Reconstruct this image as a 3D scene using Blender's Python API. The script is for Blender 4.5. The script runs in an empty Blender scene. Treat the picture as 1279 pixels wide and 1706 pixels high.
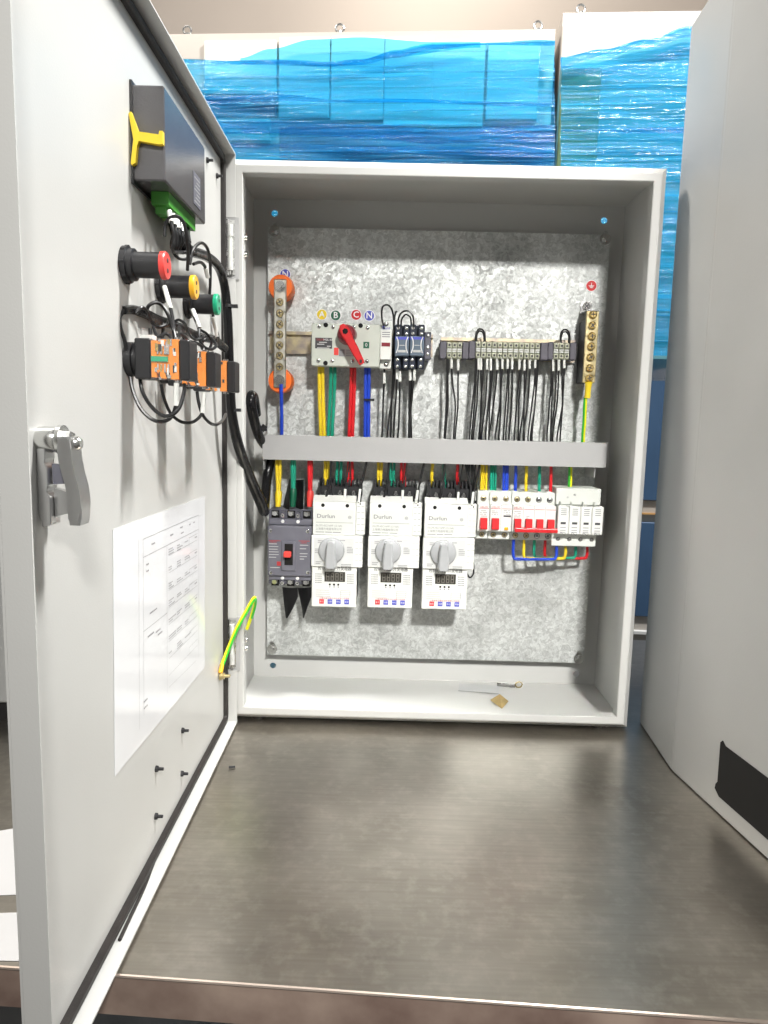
import bpy, bmesh, math, random
from mathutils import Vector, Matrix, noise
random.seed(7)
R = math.radians
sc = bpy.context.scene
col = sc.collection

# ------------------------------------------------------------------ camera
F_PX, CXP, CYP = 1183.08, 639.5, 853.0
CAM = Vector((0.2322, -1.0080, 0.4521))
YAW, PITCH, ROLL = -0.0080, -0.1301, 0.0242
fw = Vector((math.sin(YAW)*math.cos(PITCH), math.cos(YAW)*math.cos(PITCH), math.sin(PITCH)))
rt = Vector((math.cos(YAW), -math.sin(YAW), 0))
up = rt.cross(fw)
rt, up = math.cos(ROLL)*rt + math.sin(ROLL)*up, -math.sin(ROLL)*rt + math.cos(ROLL)*up
cd = bpy.data.cameras.new('camera')
cd.sensor_fit = 'VERTICAL'; cd.sensor_height = 24.0; cd.lens = 24.0*F_PX/1706.0
cd.clip_start = 0.01; cd.clip_end = 100
cam = bpy.data.objects.new('camera', cd); col.objects.link(cam)
M = Matrix((rt, up, -fw)).transposed().to_4x4(); M.translation = CAM
cam.matrix_world = M
sc.camera = cam

# ------------------------------------------------------------------ light of the workshop
w = bpy.data.worlds.new('World'); sc.world = w; w.use_nodes = True
bg = w.node_tree.nodes['Background']; bg.inputs[0].default_value = (1.0, 0.975, 0.95, 1); bg.inputs[1].default_value = 0.21
def lamp(name, loc, tgt, sx, sy, power, colr, spread=180):
    d = bpy.data.lights.new(name, 'AREA'); d.shape = 'RECTANGLE'; d.size = sx; d.size_y = sy
    d.energy = power; d.color = colr; d.spread = R(spread)
    o = bpy.data.objects.new(name, d); col.objects.link(o); o.location = loc
    o.rotation_euler = (Vector(tgt)-Vector(loc)).to_track_quat('-Z', 'Y').to_euler()
    return o
lamp('added_wall_lamp', (-0.80, 0.30, 2.34), (0.55, 0.0, 0.4), 0.25, 0.4, 44, (1.0, 0.93, 0.84))
lamp('added_wall_lamp', (-1.60, -2.70, 2.15), (0.50, 0.1, 0.4), 0.30, 0.4, 8, (1.0, 0.96, 0.90))
lamp('added_wall_lamp', (0.40, 1.75, 3.1), (0.30, 2.6, 1.7), 0.3, 1.0, 17, (1.0, 0.95, 0.88))  # added only to brighten the back wall, no such fixture is seen
lamp('added_wall_lamp', (1.00, -0.22, 2.20), (0.10, -0.3, 0.4), 0.16, 0.35, 76, (1.0, 0.985, 0.955))
lamp('added_wall_lamp', (0.88, -2.84, 2.14), (0.36, 0.15, 0.12), 0.30, 0.2, 4.6, (1.0, 0.98, 0.94), 30)
sc.view_settings.view_transform = 'Standard'; sc.view_settings.look = 'None'
sc.view_settings.gamma = 1; sc.view_settings.exposure = 0.14
sc.view_settings.use_curve_mapping = False
sc.render.engine = 'CYCLES'

# ------------------------------------------------------------------ pixel -> place
def ray(u, v): return rt*((u-CXP)/F_PX) - up*((v-CYP)/F_PX) + fw
def P(u, v, Y):
    d = ray(u, v); return CAM + d*((Y-CAM.y)/d.y)
def TB(u, v, Z=0.0):
    d = ray(u, v); return CAM + d*((Z-CAM.z)/d.z)
TH = -0.0126
DV = Vector((-math.sin(TH), -math.cos(TH), 0)); NV = Vector((math.cos(TH), -math.sin(TH), 0))
DH = Vector((-0.0042, -0.004, 0))
def DP(s, n, z): return DH + DV*s + NV*n + Vector((0, 0, z))
def DU(u, v, n=0.0):
    d = ray(u, v); o = DH + NV*n; k = (o-CAM).dot(NV)/d.dot(NV); return CAM + d*k

# ------------------------------------------------------------------ materials
MATS = {}
def mat(name, c, rough=0.5, metal=0.0, var=0.0, vs=40.0, bump=0.0, bs=300.0, spec=0.5, coat=0.0, alpha=1.0, trans=0.0, rvar=0.0, tint=None):
    m = bpy.data.materials.new(name); m.use_nodes = True; nt = m.node_tree
    b = nt.nodes['Principled BSDF']
    b.inputs['Base Color'].default_value = (*c, 1); b.inputs['Roughness'].default_value = rough
    b.inputs['Metallic'].default_value = metal; b.inputs['Specular IOR Level'].default_value = spec
    b.inputs['Coat Weight'].default_value = coat; b.inputs['Alpha'].default_value = alpha
    b.inputs['Transmission Weight'].default_value = trans
    tc = nt.nodes.new('ShaderNodeTexCoord')
    if var or rvar:
        n = nt.nodes.new('ShaderNodeTexNoise'); n.inputs['Scale'].default_value = vs; n.inputs['Detail'].default_value = 6
        nt.links.new(tc.outputs['Object'], n.inputs['Vector'])
        if var:
            mr = nt.nodes.new('ShaderNodeMapRange'); mr.inputs['From Min'].default_value = 0.3; mr.inputs['From Max'].default_value = 0.7
            nt.links.new(n.outputs['Fac'], mr.inputs['Value'])
            mx = nt.nodes.new('ShaderNodeMix'); mx.data_type = 'RGBA'
            t = tint or c
            mx.inputs['A'].default_value = (*[max(0, x*(1-var)) for x in t], 1)
            mx.inputs['B'].default_value = (*[min(1, x*(1+var)) for x in c], 1)
            nt.links.new(mr.outputs[0], mx.inputs['Factor']); nt.links.new(mx.outputs['Result'], b.inputs['Base Color'])
        if rvar:
            m2 = nt.nodes.new('ShaderNodeMapRange'); m2.inputs['From Min'].default_value = 0.3; m2.inputs['From Max'].default_value = 0.7
            m2.inputs['To Min'].default_value = max(0.02, rough-rvar); m2.inputs['To Max'].default_value = rough+rvar
            nt.links.new(n.outputs['Fac'], m2.inputs['Value']); nt.links.new(m2.outputs[0], b.inputs['Roughness'])
    if bump:
        n2 = nt.nodes.new('ShaderNodeTexNoise'); n2.inputs['Scale'].default_value = bs; n2.inputs['Detail'].default_value = 3
        nt.links.new(tc.outputs['Object'], n2.inputs['Vector'])
        bp = nt.nodes.new('ShaderNodeBump'); bp.inputs['Strength'].default_value = bump; bp.inputs['Distance'].default_value = 0.001
        nt.links.new(n2.outputs['Fac'], bp.inputs['Height']); nt.links.new(bp.outputs[0], b.inputs['Normal'])
    MATS[name] = m
    return m
mat('paint', (0.55, 0.552, 0.535), 0.36, 0, 0.035, 6, 0.09, 650, rvar=0.08)
mat('paint2', (0.43, 0.438, 0.435), 0.42, 0, 0.05, 5, 0.14, 450, rvar=0.08)
mat('barpaint', (0.40, 0.40, 0.40), 0.42, 0, 0.03, 20, 0.12, 400)
mat('rubber', (0.018, 0.015, 0.014), 0.55, 0, 0.3, 60, 0.2, 500)
mat('black', (0.015, 0.015, 0.017), 0.42, 0, 0.2, 60, 0.1, 600)
mat('sleeve', (0.007, 0.007, 0.008), 0.24, 0, 0.2, 60, 0.5, 220, spec=0.3)
mat('navy', (0.012, 0.018, 0.035), 0.35, 0, 0.2, 60)
mat('hole', (0.004, 0.004, 0.004), 0.9)
mat('meter', (0.085, 0.083, 0.088), 0.22, 0, 0.08, 30, 0.15, 600)
mat('white', (0.74, 0.75, 0.72), 0.35, 0, 0.03, 40, 0.05, 500)
mat('cream', (0.66, 0.68, 0.64), 0.38, 0, 0.03, 40, 0.05, 500)
mat('facegrey', (0.48, 0.49, 0.48), 0.42, 0, 0.03, 40)
mat('dial', (0.60, 0.61, 0.60), 0.42, 0, 0.03, 40)
mat('knob', (0.36, 0.37, 0.38), 0.36, 0, 0.04, 60)
mat('swbody', (0.53, 0.56, 0.50), 0.42, 0, 0.04, 60, 0.08, 600)
mat('slate', (0.135, 0.135, 0.165), 0.4, 0, 0.06, 60, 0.1, 700)
mat('slate2', (0.10, 0.10, 0.125), 0.42, 0, 0.06, 60)
mat('ink', (0.05, 0.05, 0.055), 0.6)
mat('inkgrey', (0.22, 0.22, 0.23), 0.6)
mat('inkred', (0.42, 0.03, 0.035), 0.5)
mat('inkwhite', (0.78, 0.78, 0.78), 0.5)
mat('btnred', (0.62, 0.035, 0.045), 0.4)
mat('btnblue', (0.07, 0.085, 0.46), 0.4)
mat('red', (0.58, 0.018, 0.022), 0.3, 0, 0.06, 60)
mat('togglered', (0.62, 0.014, 0.018), 0.5, 0, 0.06, 60, spec=0.25)
mat('darkred', (0.20, 0.010, 0.022), 0.33, 0, 0.1, 60)
mat('capred', (0.72, 0.06, 0.05), 0.35)
mat('capyellow', (0.80, 0.42, 0.02), 0.35)
mat('capgreen', (0.01, 0.33, 0.17), 0.35)
mat('orange', (0.90, 0.17, 0.02), 0.36, 0, 0.08, 60)
mat('swor', (0.85, 0.26, 0.02), 0.35, 0, 0.1, 200)
mat('clear', (0.9, 0.9, 0.88), 0.05, 0, alpha=0.06)
mat('clearblue', (0.25, 0.32, 0.40), 0.10, 0, alpha=0.55)
mat('display', (0.055, 0.052, 0.045), 0.18)
mat('seg', (0.16, 0.15, 0.13), 0.3)
mat('wyellow', (0.76, 0.56, 0.02), 0.36, 0, 0.08, 60)
mat('wgreen', (0.005, 0.27, 0.17), 0.36, 0, 0.08, 60)
mat('wred', (0.60, 0.010, 0.016), 0.36, 0, 0.08, 60)
mat('wblue', (0.012, 0.055, 0.50), 0.36, 0, 0.08, 60)
mat('wblack', (0.012, 0.012, 0.013), 0.34, 0, 0.2, 60)
mat('egreen', (0.03, 0.46, 0.03), 0.36)
mat('lime', (0.80, 0.80, 0.015), 0.36)
mat('dgreen', (0.004, 0.10, 0.05), 0.4)
mat('tgreen', (0.06, 0.30, 0.035), 0.4, 0, 0.1, 60)
mat('clampyellow', (0.84, 0.62, 0.03), 0.38, 0, 0.05, 60)
mat('zinc', (0.62, 0.62, 0.61), 0.26, 1.0, 0.12, 120, 0.1, 300, rvar=0.08)
mat('castzinc', (0.60, 0.60, 0.60), 0.34, 1.0, 0.04, 30)
mat('steel', (0.72, 0.72, 0.70), 0.20, 1.0, 0.06, 120)
mat('brass', (0.62, 0.45, 0.17), 0.28, 1.0, 0.12, 200, rvar=0.08)
mat('brassdark', (0.60, 0.50, 0.28), 0.34, 1.0, 0.15, 150, rvar=0.08)
mat('tinbar', (0.62, 0.60, 0.53), 0.36, 1.0, 0.12, 120, rvar=0.1)
mat('zincyellow', (0.62, 0.54, 0.34), 0.34, 1.0, 0.25, 60, tint=(0.5, 0.42, 0.42))
mat('termbeige', (0.46, 0.47, 0.36), 0.45, 0, 0.08, 100)
mat('termgrey', (0.085, 0.08, 0.10), 0.5, 0, 0.1, 100)
mat('paper', (0.80, 0.81, 0.83), 0.16, 0, 0.015, 20, coat=0.3)
mat('papermatt', (0.52, 0.53, 0.53), 0.6, 0, 0.03, 40)
mat('papertan', (0.55, 0.42, 0.18), 0.6, 0, 0.1, 80)
mat('card', (0.42, 0.24, 0.09), 0.7, 0, 0.15, 20)
mat('switchgear', (0.42, 0.39, 0.355), 0.42, 0, 0.03, 6)
mat('gearpanel', (0.62, 0.61, 0.58), 0.35, 0, 0.03, 6)
mat('geardark', (0.03, 0.07, 0.14), 0.5, 0, 0.1, 6)
mat('wall', (0.86, 0.76, 0.67), 0.9, 0, 0.06, 1.2, 0.2, 80)
mat('floor', (0.10, 0.095, 0.09), 0.6, 0, 0.2, 3)
mat('tableedge', (0.40, 0.31, 0.255), 0.42, 0.25, 0.25, 14, 0.3, 60, rvar=0.1, tint=(0.26, 0.17, 0.14))
mat('edge_highlight', (0.50, 0.42, 0.36), 0.38, 0.8, 0.2, 8)
mat('inkpale', (0.40, 0.40, 0.42), 0.6)
mat('darkbox', (0.012, 0.012, 0.014), 0.5)

def galv():
    m = bpy.data.materials.new('galvanised'); m.use_nodes = True; nt = m.node_tree; L = nt.links
    b = nt.nodes['Principled BSDF']; b.inputs['Metallic'].default_value = 0.38
    tc = nt.nodes.new('ShaderNodeTexCoord')
    dn = nt.nodes.new('ShaderNodeTexNoise'); dn.inputs['Scale'].default_value = 70; dn.inputs['Detail'].default_value = 3
    L.new(tc.outputs['Object'], dn.inputs['Vector'])
    mxv = nt.nodes.new('ShaderNodeMix'); mxv.data_type = 'RGBA'; mxv.blend_type = 'LINEAR_LIGHT'; mxv.inputs['Factor'].default_value = 0.012
    L.new(tc.outputs['Object'], mxv.inputs['A']); L.new(dn.outputs['Color'], mxv.inputs['B'])
    v = nt.nodes.new('ShaderNodeTexVoronoi'); v.inputs['Scale'].default_value = 190
    L.new(mxv.outputs['Result'], v.inputs['Vector'])
    v2 = nt.nodes.new('ShaderNodeTexVoronoi'); v2.inputs['Scale'].default_value = 420
    L.new(mxv.outputs['Result'], v2.inputs['Vector'])
    mixc = nt.nodes.new('ShaderNodeMix'); mixc.data_type = 'RGBA'; mixc.inputs['Factor'].default_value = 0.4
    L.new(v.outputs['Color'], mixc.inputs['A']); L.new(v2.outputs['Color'], mixc.inputs['B'])
    sep = nt.nodes.new('ShaderNodeSeparateColor'); L.new(mixc.outputs['Result'], sep.inputs[0])
    # blotches: zones where the spangle is duller
    bn = nt.nodes.new('ShaderNodeTexNoise'); bn.inputs['Scale'].default_value = 5; bn.inputs['Detail'].default_value = 4
    L.new(tc.outputs['Object'], bn.inputs['Vector'])
    r1 = nt.nodes.new('ShaderNodeMapRange'); r1.inputs['From Min'].default_value = 0.2; r1.inputs['From Max'].default_value = 0.8; r1.inputs['To Min'].default_value = 0.48; r1.inputs['To Max'].default_value = 0.70
    L.new(sep.outputs[0], r1.inputs['Value'])
    bl = nt.nodes.new('ShaderNodeTexNoise'); bl.inputs['Scale'].default_value = 7; bl.inputs['Detail'].default_value = 7; bl.inputs['Roughness'].default_value = 0.7
    L.new(tc.outputs['Object'], bl.inputs['Vector'])
    rb = nt.nodes.new('ShaderNodeMapRange'); rb.inputs['From Min'].default_value = 0.34; rb.inputs['From Max'].default_value = 0.56; rb.inputs['To Min'].default_value = 0.62; rb.inputs['To Max'].default_value = 1.04
    L.new(bl.outputs['Fac'], rb.inputs['Value'])
    mu = nt.nodes.new('ShaderNodeMath'); mu.operation = 'MULTIPLY'; L.new(r1.outputs[0], mu.inputs[0]); L.new(rb.outputs[0], mu.inputs[1])
    cc = nt.nodes.new('ShaderNodeCombineColor')
    for i in range(3): L.new(mu.outputs[0], cc.inputs[i])
    mt = nt.nodes.new('ShaderNodeMix'); mt.data_type = 'RGBA'; mt.blend_type = 'MULTIPLY'; mt.inputs['Factor'].default_value = 1
    mt.inputs['B'].default_value = (0.97, 1.0, 0.98, 1); L.new(cc.outputs[0], mt.inputs['A']); L.new(mt.outputs['Result'], b.inputs['Base Color'])
    r2 = nt.nodes.new('ShaderNodeMapRange'); r2.inputs['To Min'].default_value = 0.36; r2.inputs['To Max'].default_value = 0.60
    L.new(sep.outputs[1], r2.inputs['Value']); L.new(r2.outputs[0], b.inputs['Roughness'])
    # facets tilt a little
    g = nt.nodes.new('ShaderNodeNewGeometry')
    sub = nt.nodes.new('ShaderNodeVectorMath'); sub.operation = 'SUBTRACT'; sub.inputs[1].default_value = (0.5, 0.5, 0.5)
    L.new(mixc.outputs['Result'], sub.inputs[0])
    r3 = nt.nodes.new('ShaderNodeMapRange'); r3.inputs['From Min'].default_value = 0.35; r3.inputs['From Max'].default_value = 0.65
    r3.inputs['To Min'].default_value = 0.06; r3.inputs['To Max'].default_value = 0.34; L.new(bn.outputs['Fac'], r3.inputs['Value'])
    scl = nt.nodes.new('ShaderNodeVectorMath'); scl.operation = 'SCALE'; L.new(sub.outputs[0], scl.inputs[0]); L.new(r3.outputs[0], scl.inputs['Scale'])
    ad = nt.nodes.new('ShaderNodeVectorMath'); ad.operation = 'ADD'; L.new(g.outputs['Normal'], ad.inputs[0]); L.new(scl.outputs[0], ad.inputs[1])
    no = nt.nodes.new('ShaderNodeVectorMath'); no.operation = 'NORMALIZE'; L.new(ad.outputs[0], no.inputs[0]); L.new(no.outputs[0], b.inputs['Normal'])
    MATS['galv'] = m
galv()

def tabletop():
    m = bpy.data.materials.new('worn_steel_sheet'); m.use_nodes = True; nt = m.node_tree; L = nt.links
    b = nt.nodes['Principled BSDF']; b.inputs['Metallic'].default_value = 0.95
    tc = nt.nodes.new('ShaderNodeTexCoord')
    n1 = nt.nodes.new('ShaderNodeTexNoise'); n1.inputs['Scale'].default_value = 7; n1.inputs['Detail'].default_value = 4; n1.inputs['Roughness'].default_value = 0.5
    L.new(tc.outputs['Object'], n1.inputs['Vector'])
    n2 = nt.nodes.new('ShaderNodeTexNoise'); n2.inputs['Scale'].default_value = 70; n2.inputs['Detail'].default_value = 4; n2.inputs['Roughness'].default_value = 0.6
    L.new(tc.outputs['Object'], n2.inputs['Vector'])
    cr = nt.nodes.new('ShaderNodeValToRGB'); e = cr.color_ramp.elements
    e[0].position = 0.32; e[0].color = (0.33, 0.302, 0.26, 1); e[1].position = 0.68; e[1].color = (0.49, 0.455, 0.40, 1)
    L.new(n1.outputs['Fac'], cr.inputs[0])
    cr2 = nt.nodes.new('ShaderNodeValToRGB'); e = cr2.color_ramp.elements
    e[0].position = 0.48; e[0].color = (0, 0, 0, 1); e[1].position = 0.90; e[1].color = (1, 1, 1, 1)
    L.new(n2.outputs['Fac'], cr2.inputs[0])
    mx = nt.nodes.new('ShaderNodeMix'); mx.data_type = 'RGBA'; mx.inputs['B'].default_value = (0.60, 0.56, 0.50, 1)
    mm = nt.nodes.new('ShaderNodeMath'); mm.operation = 'MULTIPLY'; mm.inputs[1].default_value = 0.6
    L.new(cr2.outputs[0], mm.inputs[0]); L.new(mm.outputs[0], mx.inputs['Factor']); L.new(cr.outputs[0], mx.inputs['A']); L.new(mx.outputs['Result'], b.inputs['Base Color'])
    r = nt.nodes.new('ShaderNodeMapRange'); r.inputs['From Min'].default_value = 0.3; r.inputs['From Max'].default_value = 0.7
    r.inputs['To Min'].default_value = 0.285; r.inputs['To Max'].default_value = 0.335
    L.new(n1.outputs['Fac'], r.inputs['Value']); L.new(r.outputs[0], b.inputs['Roughness'])
    mp = nt.nodes.new('ShaderNodeMapping'); mp.inputs['Scale'].default_value = (14, 260, 1); mp.inputs['Rotation'].default_value = (0, 0, R(8)); L.new(tc.outputs['Object'], mp.inputs['Vector'])
    n3 = nt.nodes.new('ShaderNodeTexNoise'); n3.inputs['Scale'].default_value = 1; n3.inputs['Detail'].default_value = 2; L.new(mp.outputs[0], n3.inputs['Vector'])
    r4 = nt.nodes.new('ShaderNodeMapRange'); r4.inputs['From Min'].default_value = 0.25; r4.inputs['From Max'].default_value = 0.75; r4.inputs['To Min'].default_value = 0.93; r4.inputs['To Max'].default_value = 1.06
    L.new(n3.outputs['Fac'], r4.inputs['Value'])
    sm = nt.nodes.new('ShaderNodeVectorMath'); sm.operation = 'SCALE'; L.new(mx.outputs['Result'], sm.inputs[0]); L.new(r4.outputs[0], sm.inputs['Scale']); L.new(sm.outputs[0], b.inputs['Base Color'])
    MATS['table'] = m
tabletop()

def film(name, c, opac, sx, sz):
    m = bpy.data.materials.new(name); m.use_nodes = True; nt = m.node_tree; L = nt.links
    b = nt.nodes['Principled BSDF']; out = nt.nodes['Material Output']
    b.inputs['Base Color'].default_value = (*c, 1); b.inputs['Roughness'].default_value = 0.09; b.inputs['Specular IOR Level'].default_value = 0.9
    tc = nt.nodes.new('ShaderNodeTexCoord'); mp = nt.nodes.new('ShaderNodeMapping'); mp.inputs['Scale'].default_value = (sx, 1, sz); mp.inputs['Rotation'].default_value = (0, R(4), 0)
    L.new(tc.outputs['Object'], mp.inputs['Vector'])
    n = nt.nodes.new('ShaderNodeTexNoise'); n.inputs['Scale'].default_value = 1; n.inputs['Detail'].default_value = 5; n.inputs['Distortion'].default_value = 0.6
    L.new(mp.outputs[0], n.inputs['Vector'])
    bp = nt.nodes.new('ShaderNodeBump'); bp.inputs['Strength'].default_value = 0.8; bp.inputs['Distance'].default_value = 0.012
    L.new(n.outputs['Fac'], bp.inputs['Height']); L.new(bp.outputs[0], b.inputs['Normal'])
    tr = nt.nodes.new('ShaderNodeBsdfTransparent')
    tr.inputs[0].default_value = (0.20, 0.72, 0.95, 1)
    r = nt.nodes.new('ShaderNodeMapRange'); r.inputs['From Min'].default_value = 0.35; r.inputs['From Max'].default_value = 0.7
    r.inputs['To Min'].default_value = max(0.05, opac-0.15); r.inputs['To Max'].default_value = opac+0.2
    L.new(n.outputs['Fac'], r.inputs['Value'])
    ms = nt.nodes.new('ShaderNodeMixShader'); L.new(r.outputs[0], ms.inputs[0]); L.new(tr.outputs[0], ms.inputs[1]); L.new(b.outputs[0], ms.inputs[2])
    L.new(ms.outputs[0], out.inputs[0]); MATS[name] = m
film('film', (0.02, 0.30, 0.64), 0.33, 2.5, 130)
film('film_thick', (0.0, 0.15, 0.40), 0.46, 4, 90)
film('film_thin', (0.10, 0.42, 0.60), 0.16, 4, 60)

# ------------------------------------------------------------------ mesh builder
class MB:
    def __init__(s): s.bm = bmesh.new(); s.sm = False
    def box(s, a, b, bev=0.0, seg=1, mtx=None):
        x0, x1 = sorted((a[0], b[0])); y0, y1 = sorted((a[1], b[1])); z0, z1 = sorted((a[2], b[2]))
        vs = [s.bm.verts.new((x, y, z)) for x in (x0, x1) for y in (y0, y1) for z in (z0, z1)]
        fs = [s.bm.faces.new([vs[i] for i in q]) for q in ((0,1,3,2),(4,6,7,5),(0,4,5,1),(2,3,7,6),(0,2,6,4),(1,5,7,3))]
        if bev > 0:
            es = list({e for f in fs for e in f.edges})
            r = bmesh.ops.bevel(s.bm, geom=es, offset=bev, segments=seg, affect='EDGES', profile=0.5)
            vs = list({v for f in r['faces'] for v in f.verts} | {v for v in vs if v.is_valid})
        if mtx is not None: bmesh.ops.transform(s.bm, matrix=mtx, verts=[v for v in vs if v.is_valid])
        return s
    def cyl(s, a, b, r0, r1=None, n=20, cap=True):
        a = Vector(a); b = Vector(b); r1 = r0 if r1 is None else r1
        d = (b-a).normalized(); x = d.orthogonal().normalized(); y = d.cross(x)
        A = []; B = []
        for i in range(n):
            t = 2*math.pi*i/n; e = x*math.cos(t)+y*math.sin(t)
            A.append(s.bm.verts.new(a+e*r0)); B.append(s.bm.verts.new(b+e*r1))
        for i in range(n): s.bm.faces.new((A[i], A[(i+1) % n], B[(i+1) % n], B[i]))
        if cap: s.bm.faces.new(A[::-1]); s.bm.faces.new(B)
        return s
    def lathe(s, a, d, prof, n=24):
        a = Vector(a); d = Vector(d).normalized(); x = d.orthogonal().normalized(); y = d.cross(x); rings = []
        for h, r in prof:
            rings.append([s.bm.verts.new(a+d*h+(x*math.cos(2*math.pi*i/n)+y*math.sin(2*math.pi*i/n))*max(r, 1e-5)) for i in range(n)])
        for p, q in zip(rings, rings[1:]):
            for i in range(n): s.bm.faces.new((p[i], p[(i+1) % n], q[(i+1) % n], q[i]))
        s.bm.faces.new(rings[0][::-1]); s.bm.faces.new(rings[-1]); s.sm = True
        return s
    def tube(s, pts, r, n=8, sub=6, radii=None):
        pts = [Vector(p) for p in pts]
        if len(pts) > 2 and sub > 1:
            q = [pts[0]*2-pts[1]]+pts+[pts[-1]*2-pts[-2]]; o = []; rr = []
            for i in range(1, len(q)-2):
                for k in range(sub):
                    t = k/sub; a, b, c, d = q[i-1:i+3]
                    o.append(0.5*((2*b)+(c-a)*t+(2*a-5*b+4*c-d)*t*t+(3*b-a-3*c+d)*t**3))
                    if radii: rr.append(radii[i-1]*(1-t)+radii[i]*t)
            o.append(pts[-1]); pts = o
            if radii: rr.append(radii[-1]); radii = rr
        d0 = (pts[1]-pts[0]).normalized(); x = d0.orthogonal().normalized(); rings = []
        for i, p in enumerate(pts):
            d = (pts[min(i+1, len(pts)-1)]-pts[max(i-1, 0)]).normalized()
            x = (x-d*x.dot(d)).normalized(); y = d.cross(x); ri = radii[i] if radii else r
            rings.append([s.bm.verts.new(p+(x*math.cos(2*math.pi*k/n)+y*math.sin(2*math.pi*k/n))*ri) for k in range(n)])
        for p, q in zip(rings, rings[1:]):
            for k in range(n): s.bm.faces.new((p[k], p[(k+1) % n], q[(k+1) % n], q[k]))
        s.bm.faces.new(rings[0][::-1]); s.bm.faces.new(rings[-1]); s.sm = True
        return s
    def prism(s, poly, e):
        """poly: 3-D points of a planar outline, e: extrusion vector"""
        e = Vector(e); A = [s.bm.verts.new(Vector(p)) for p in poly]; B = [s.bm.verts.new(Vector(p)+e) for p in poly]; n = len(A)
        s.bm.faces.new(A[::-1]); s.bm.faces.new(B)
        for i in range(n): s.bm.faces.new((A[i], A[(i+1) % n], B[(i+1) % n], B[i]))
        return s
    def quad(s, *p): s.bm.faces.new([s.bm.verts.new(Vector(q)) for q in p]); return s
    def done(s, name, m, parent=None, smooth=None, ang=35, loc=None):
        bmesh.ops.recalc_face_normals(s.bm, faces=s.bm.faces)
        me = bpy.data.meshes.new(name)
        base = Vector((0, 0, 0))
        if parent is not None: base = wloc(parent)
        elif loc is not None: base = Vector(loc)
        else:
            vv = [v.co for v in s.bm.verts]
            base = Vector(((min(v.x for v in vv)+max(v.x for v in vv))/2, (min(v.y for v in vv)+max(v.y for v in vv))/2, min(v.z for v in vv)))
        bmesh.ops.translate(s.bm, vec=-base, verts=s.bm.verts)
        s.bm.to_mesh(me); s.bm.free()
        me.materials.append(MATS[m])
        if s.sm if smooth is None else smooth:
            me.polygons.foreach_set('use_smooth', [True]*len(me.polygons)); me.set_sharp_from_angle(angle=R(ang))
        o = bpy.data.objects.new(name, me); col.objects.link(o)
        if parent is not None: o.parent = parent
        else: o.location = base
        return o
def wloc(o):
    v = Vector(o.location)
    while o.parent: o = o.parent; v += o.location
    return v
def thing(name, label, cat, loc, group=None):
    o = bpy.data.objects.new(name, None); col.objects.link(o); o.empty_display_size = 0.02; o.location = loc
    return tag(o, label, cat, group)
def tag(o, label, cat, group=None):
    o['label'] = label; o['category'] = cat
    if group: o['group'] = group
    return o
def structure(o): o['kind'] = 'structure'; return o
def copy_tree(o, parent=None, d=(0, 0, 0)):
    c = o.copy(); col.objects.link(c); c.parent = parent
    if parent is None: c.location = o.location + Vector(d)
    for ch in [x for x in KIDS(o)]: copy_tree(ch, c)
    return c
def KIDS(o): return list(o.children)
def text(name, s, size, m, at, parent, bold=0.0, right=(1, 0, 0), upv=(0, 0, 1), sx=1.0, align='CENTER'):
    """flat print lying in the plane spanned by right / upv"""
    c = bpy.data.curves.new(name, 'FONT'); c.body = s; c.size = size; c.align_x = align; c.align_y = 'CENTER'; c.offset = bold; c.resolution_u = 2
    t = bpy.data.objects.new(name, c); col.objects.link(t)
    dg = bpy.context.evaluated_depsgraph_get()
    me = bpy.data.meshes.new_from_object(t.evaluated_get(dg)); bpy.data.objects.remove(t); bpy.data.curves.remove(c)
    r = Vector(right); u = Vector(upv); nrm = r.cross(u); A = Vector(at)-(wloc(parent) if parent else Vector((0, 0, 0)))
    mx = Matrix((r*sx, u, nrm)).transposed().to_4x4(); mx.translation = A; me.transform(mx)
    me.materials.clear(); me.materials.append(MATS[m]); me.name = name
    o = bpy.data.objects.new(name, me); col.objects.link(o); o.parent = parent
    return o
def ring_rect(mb, x0, x1, z0, z1, prof):
    """sweep a closed profile [(inset, y)] round a rectangle in the XZ plane"""
    C = []
    for ins, y in prof:
        C.append([mb.bm.verts.new(p) for p in ((x0+ins, y, z0+ins), (x1-ins, y, z0+ins), (x1-ins, y, z1-ins), (x0+ins, y, z1-ins))])
    n = len(C)
    for i in range(n):
        a, b = C[i], C[(i+1) % n]
        for k in range(4): mb.bm.faces.new((a[k], a[(k+1) % 4], b[(k+1) % 4], b[k]))
    return mb
def holed_sheet(name, x0, x1, z0, z1, y, th, holes, m, parent=None, loc=None):
    """flat sheet in XZ with true holes; holes: list of outlines [(x,z),...]"""
    c = bpy.data.curves.new(name, 'CURVE'); c.dimensions = '2D'; c.fill_mode = 'BOTH'; c.extrude = th/2
    for o in [[(x0, z0), (x1, z0), (x1, z1), (x0, z1)]]+holes:
        sp = c.splines.new('POLY'); sp.points.add(len(o)-1); sp.use_cyclic_u = True
        for q, (a, b) in zip(sp.points, o): q.co = (a, b, 0, 1)
    t = bpy.data.objects.new(name, c); col.objects.link(t); dg = bpy.context.evaluated_depsgraph_get()
    me = bpy.data.meshes.new_from_object(t.evaluated_get(dg)); bpy.data.objects.remove(t); bpy.data.curves.remove(c)
    base = wloc(parent) if parent else Vector(loc)
    mx = Matrix(((1, 0, 0), (0, 0, -1), (0, 1, 0))).to_4x4(); mx.translation = Vector((0, y+th/2, 0))-base; me.transform(mx)
    me.materials.clear(); me.materials.append(MATS[m]); me.name = name
    o = bpy.data.objects.new(name, me); col.objects.link(o)
    if parent: o.parent = parent
    else: o.location = base
    return o
def circ(x, z, r, n=20): return [(x+r*math.cos(2*math.pi*i/n), z+r*math.sin(2*math.pi*i/n)) for i in range(n)]

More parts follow.
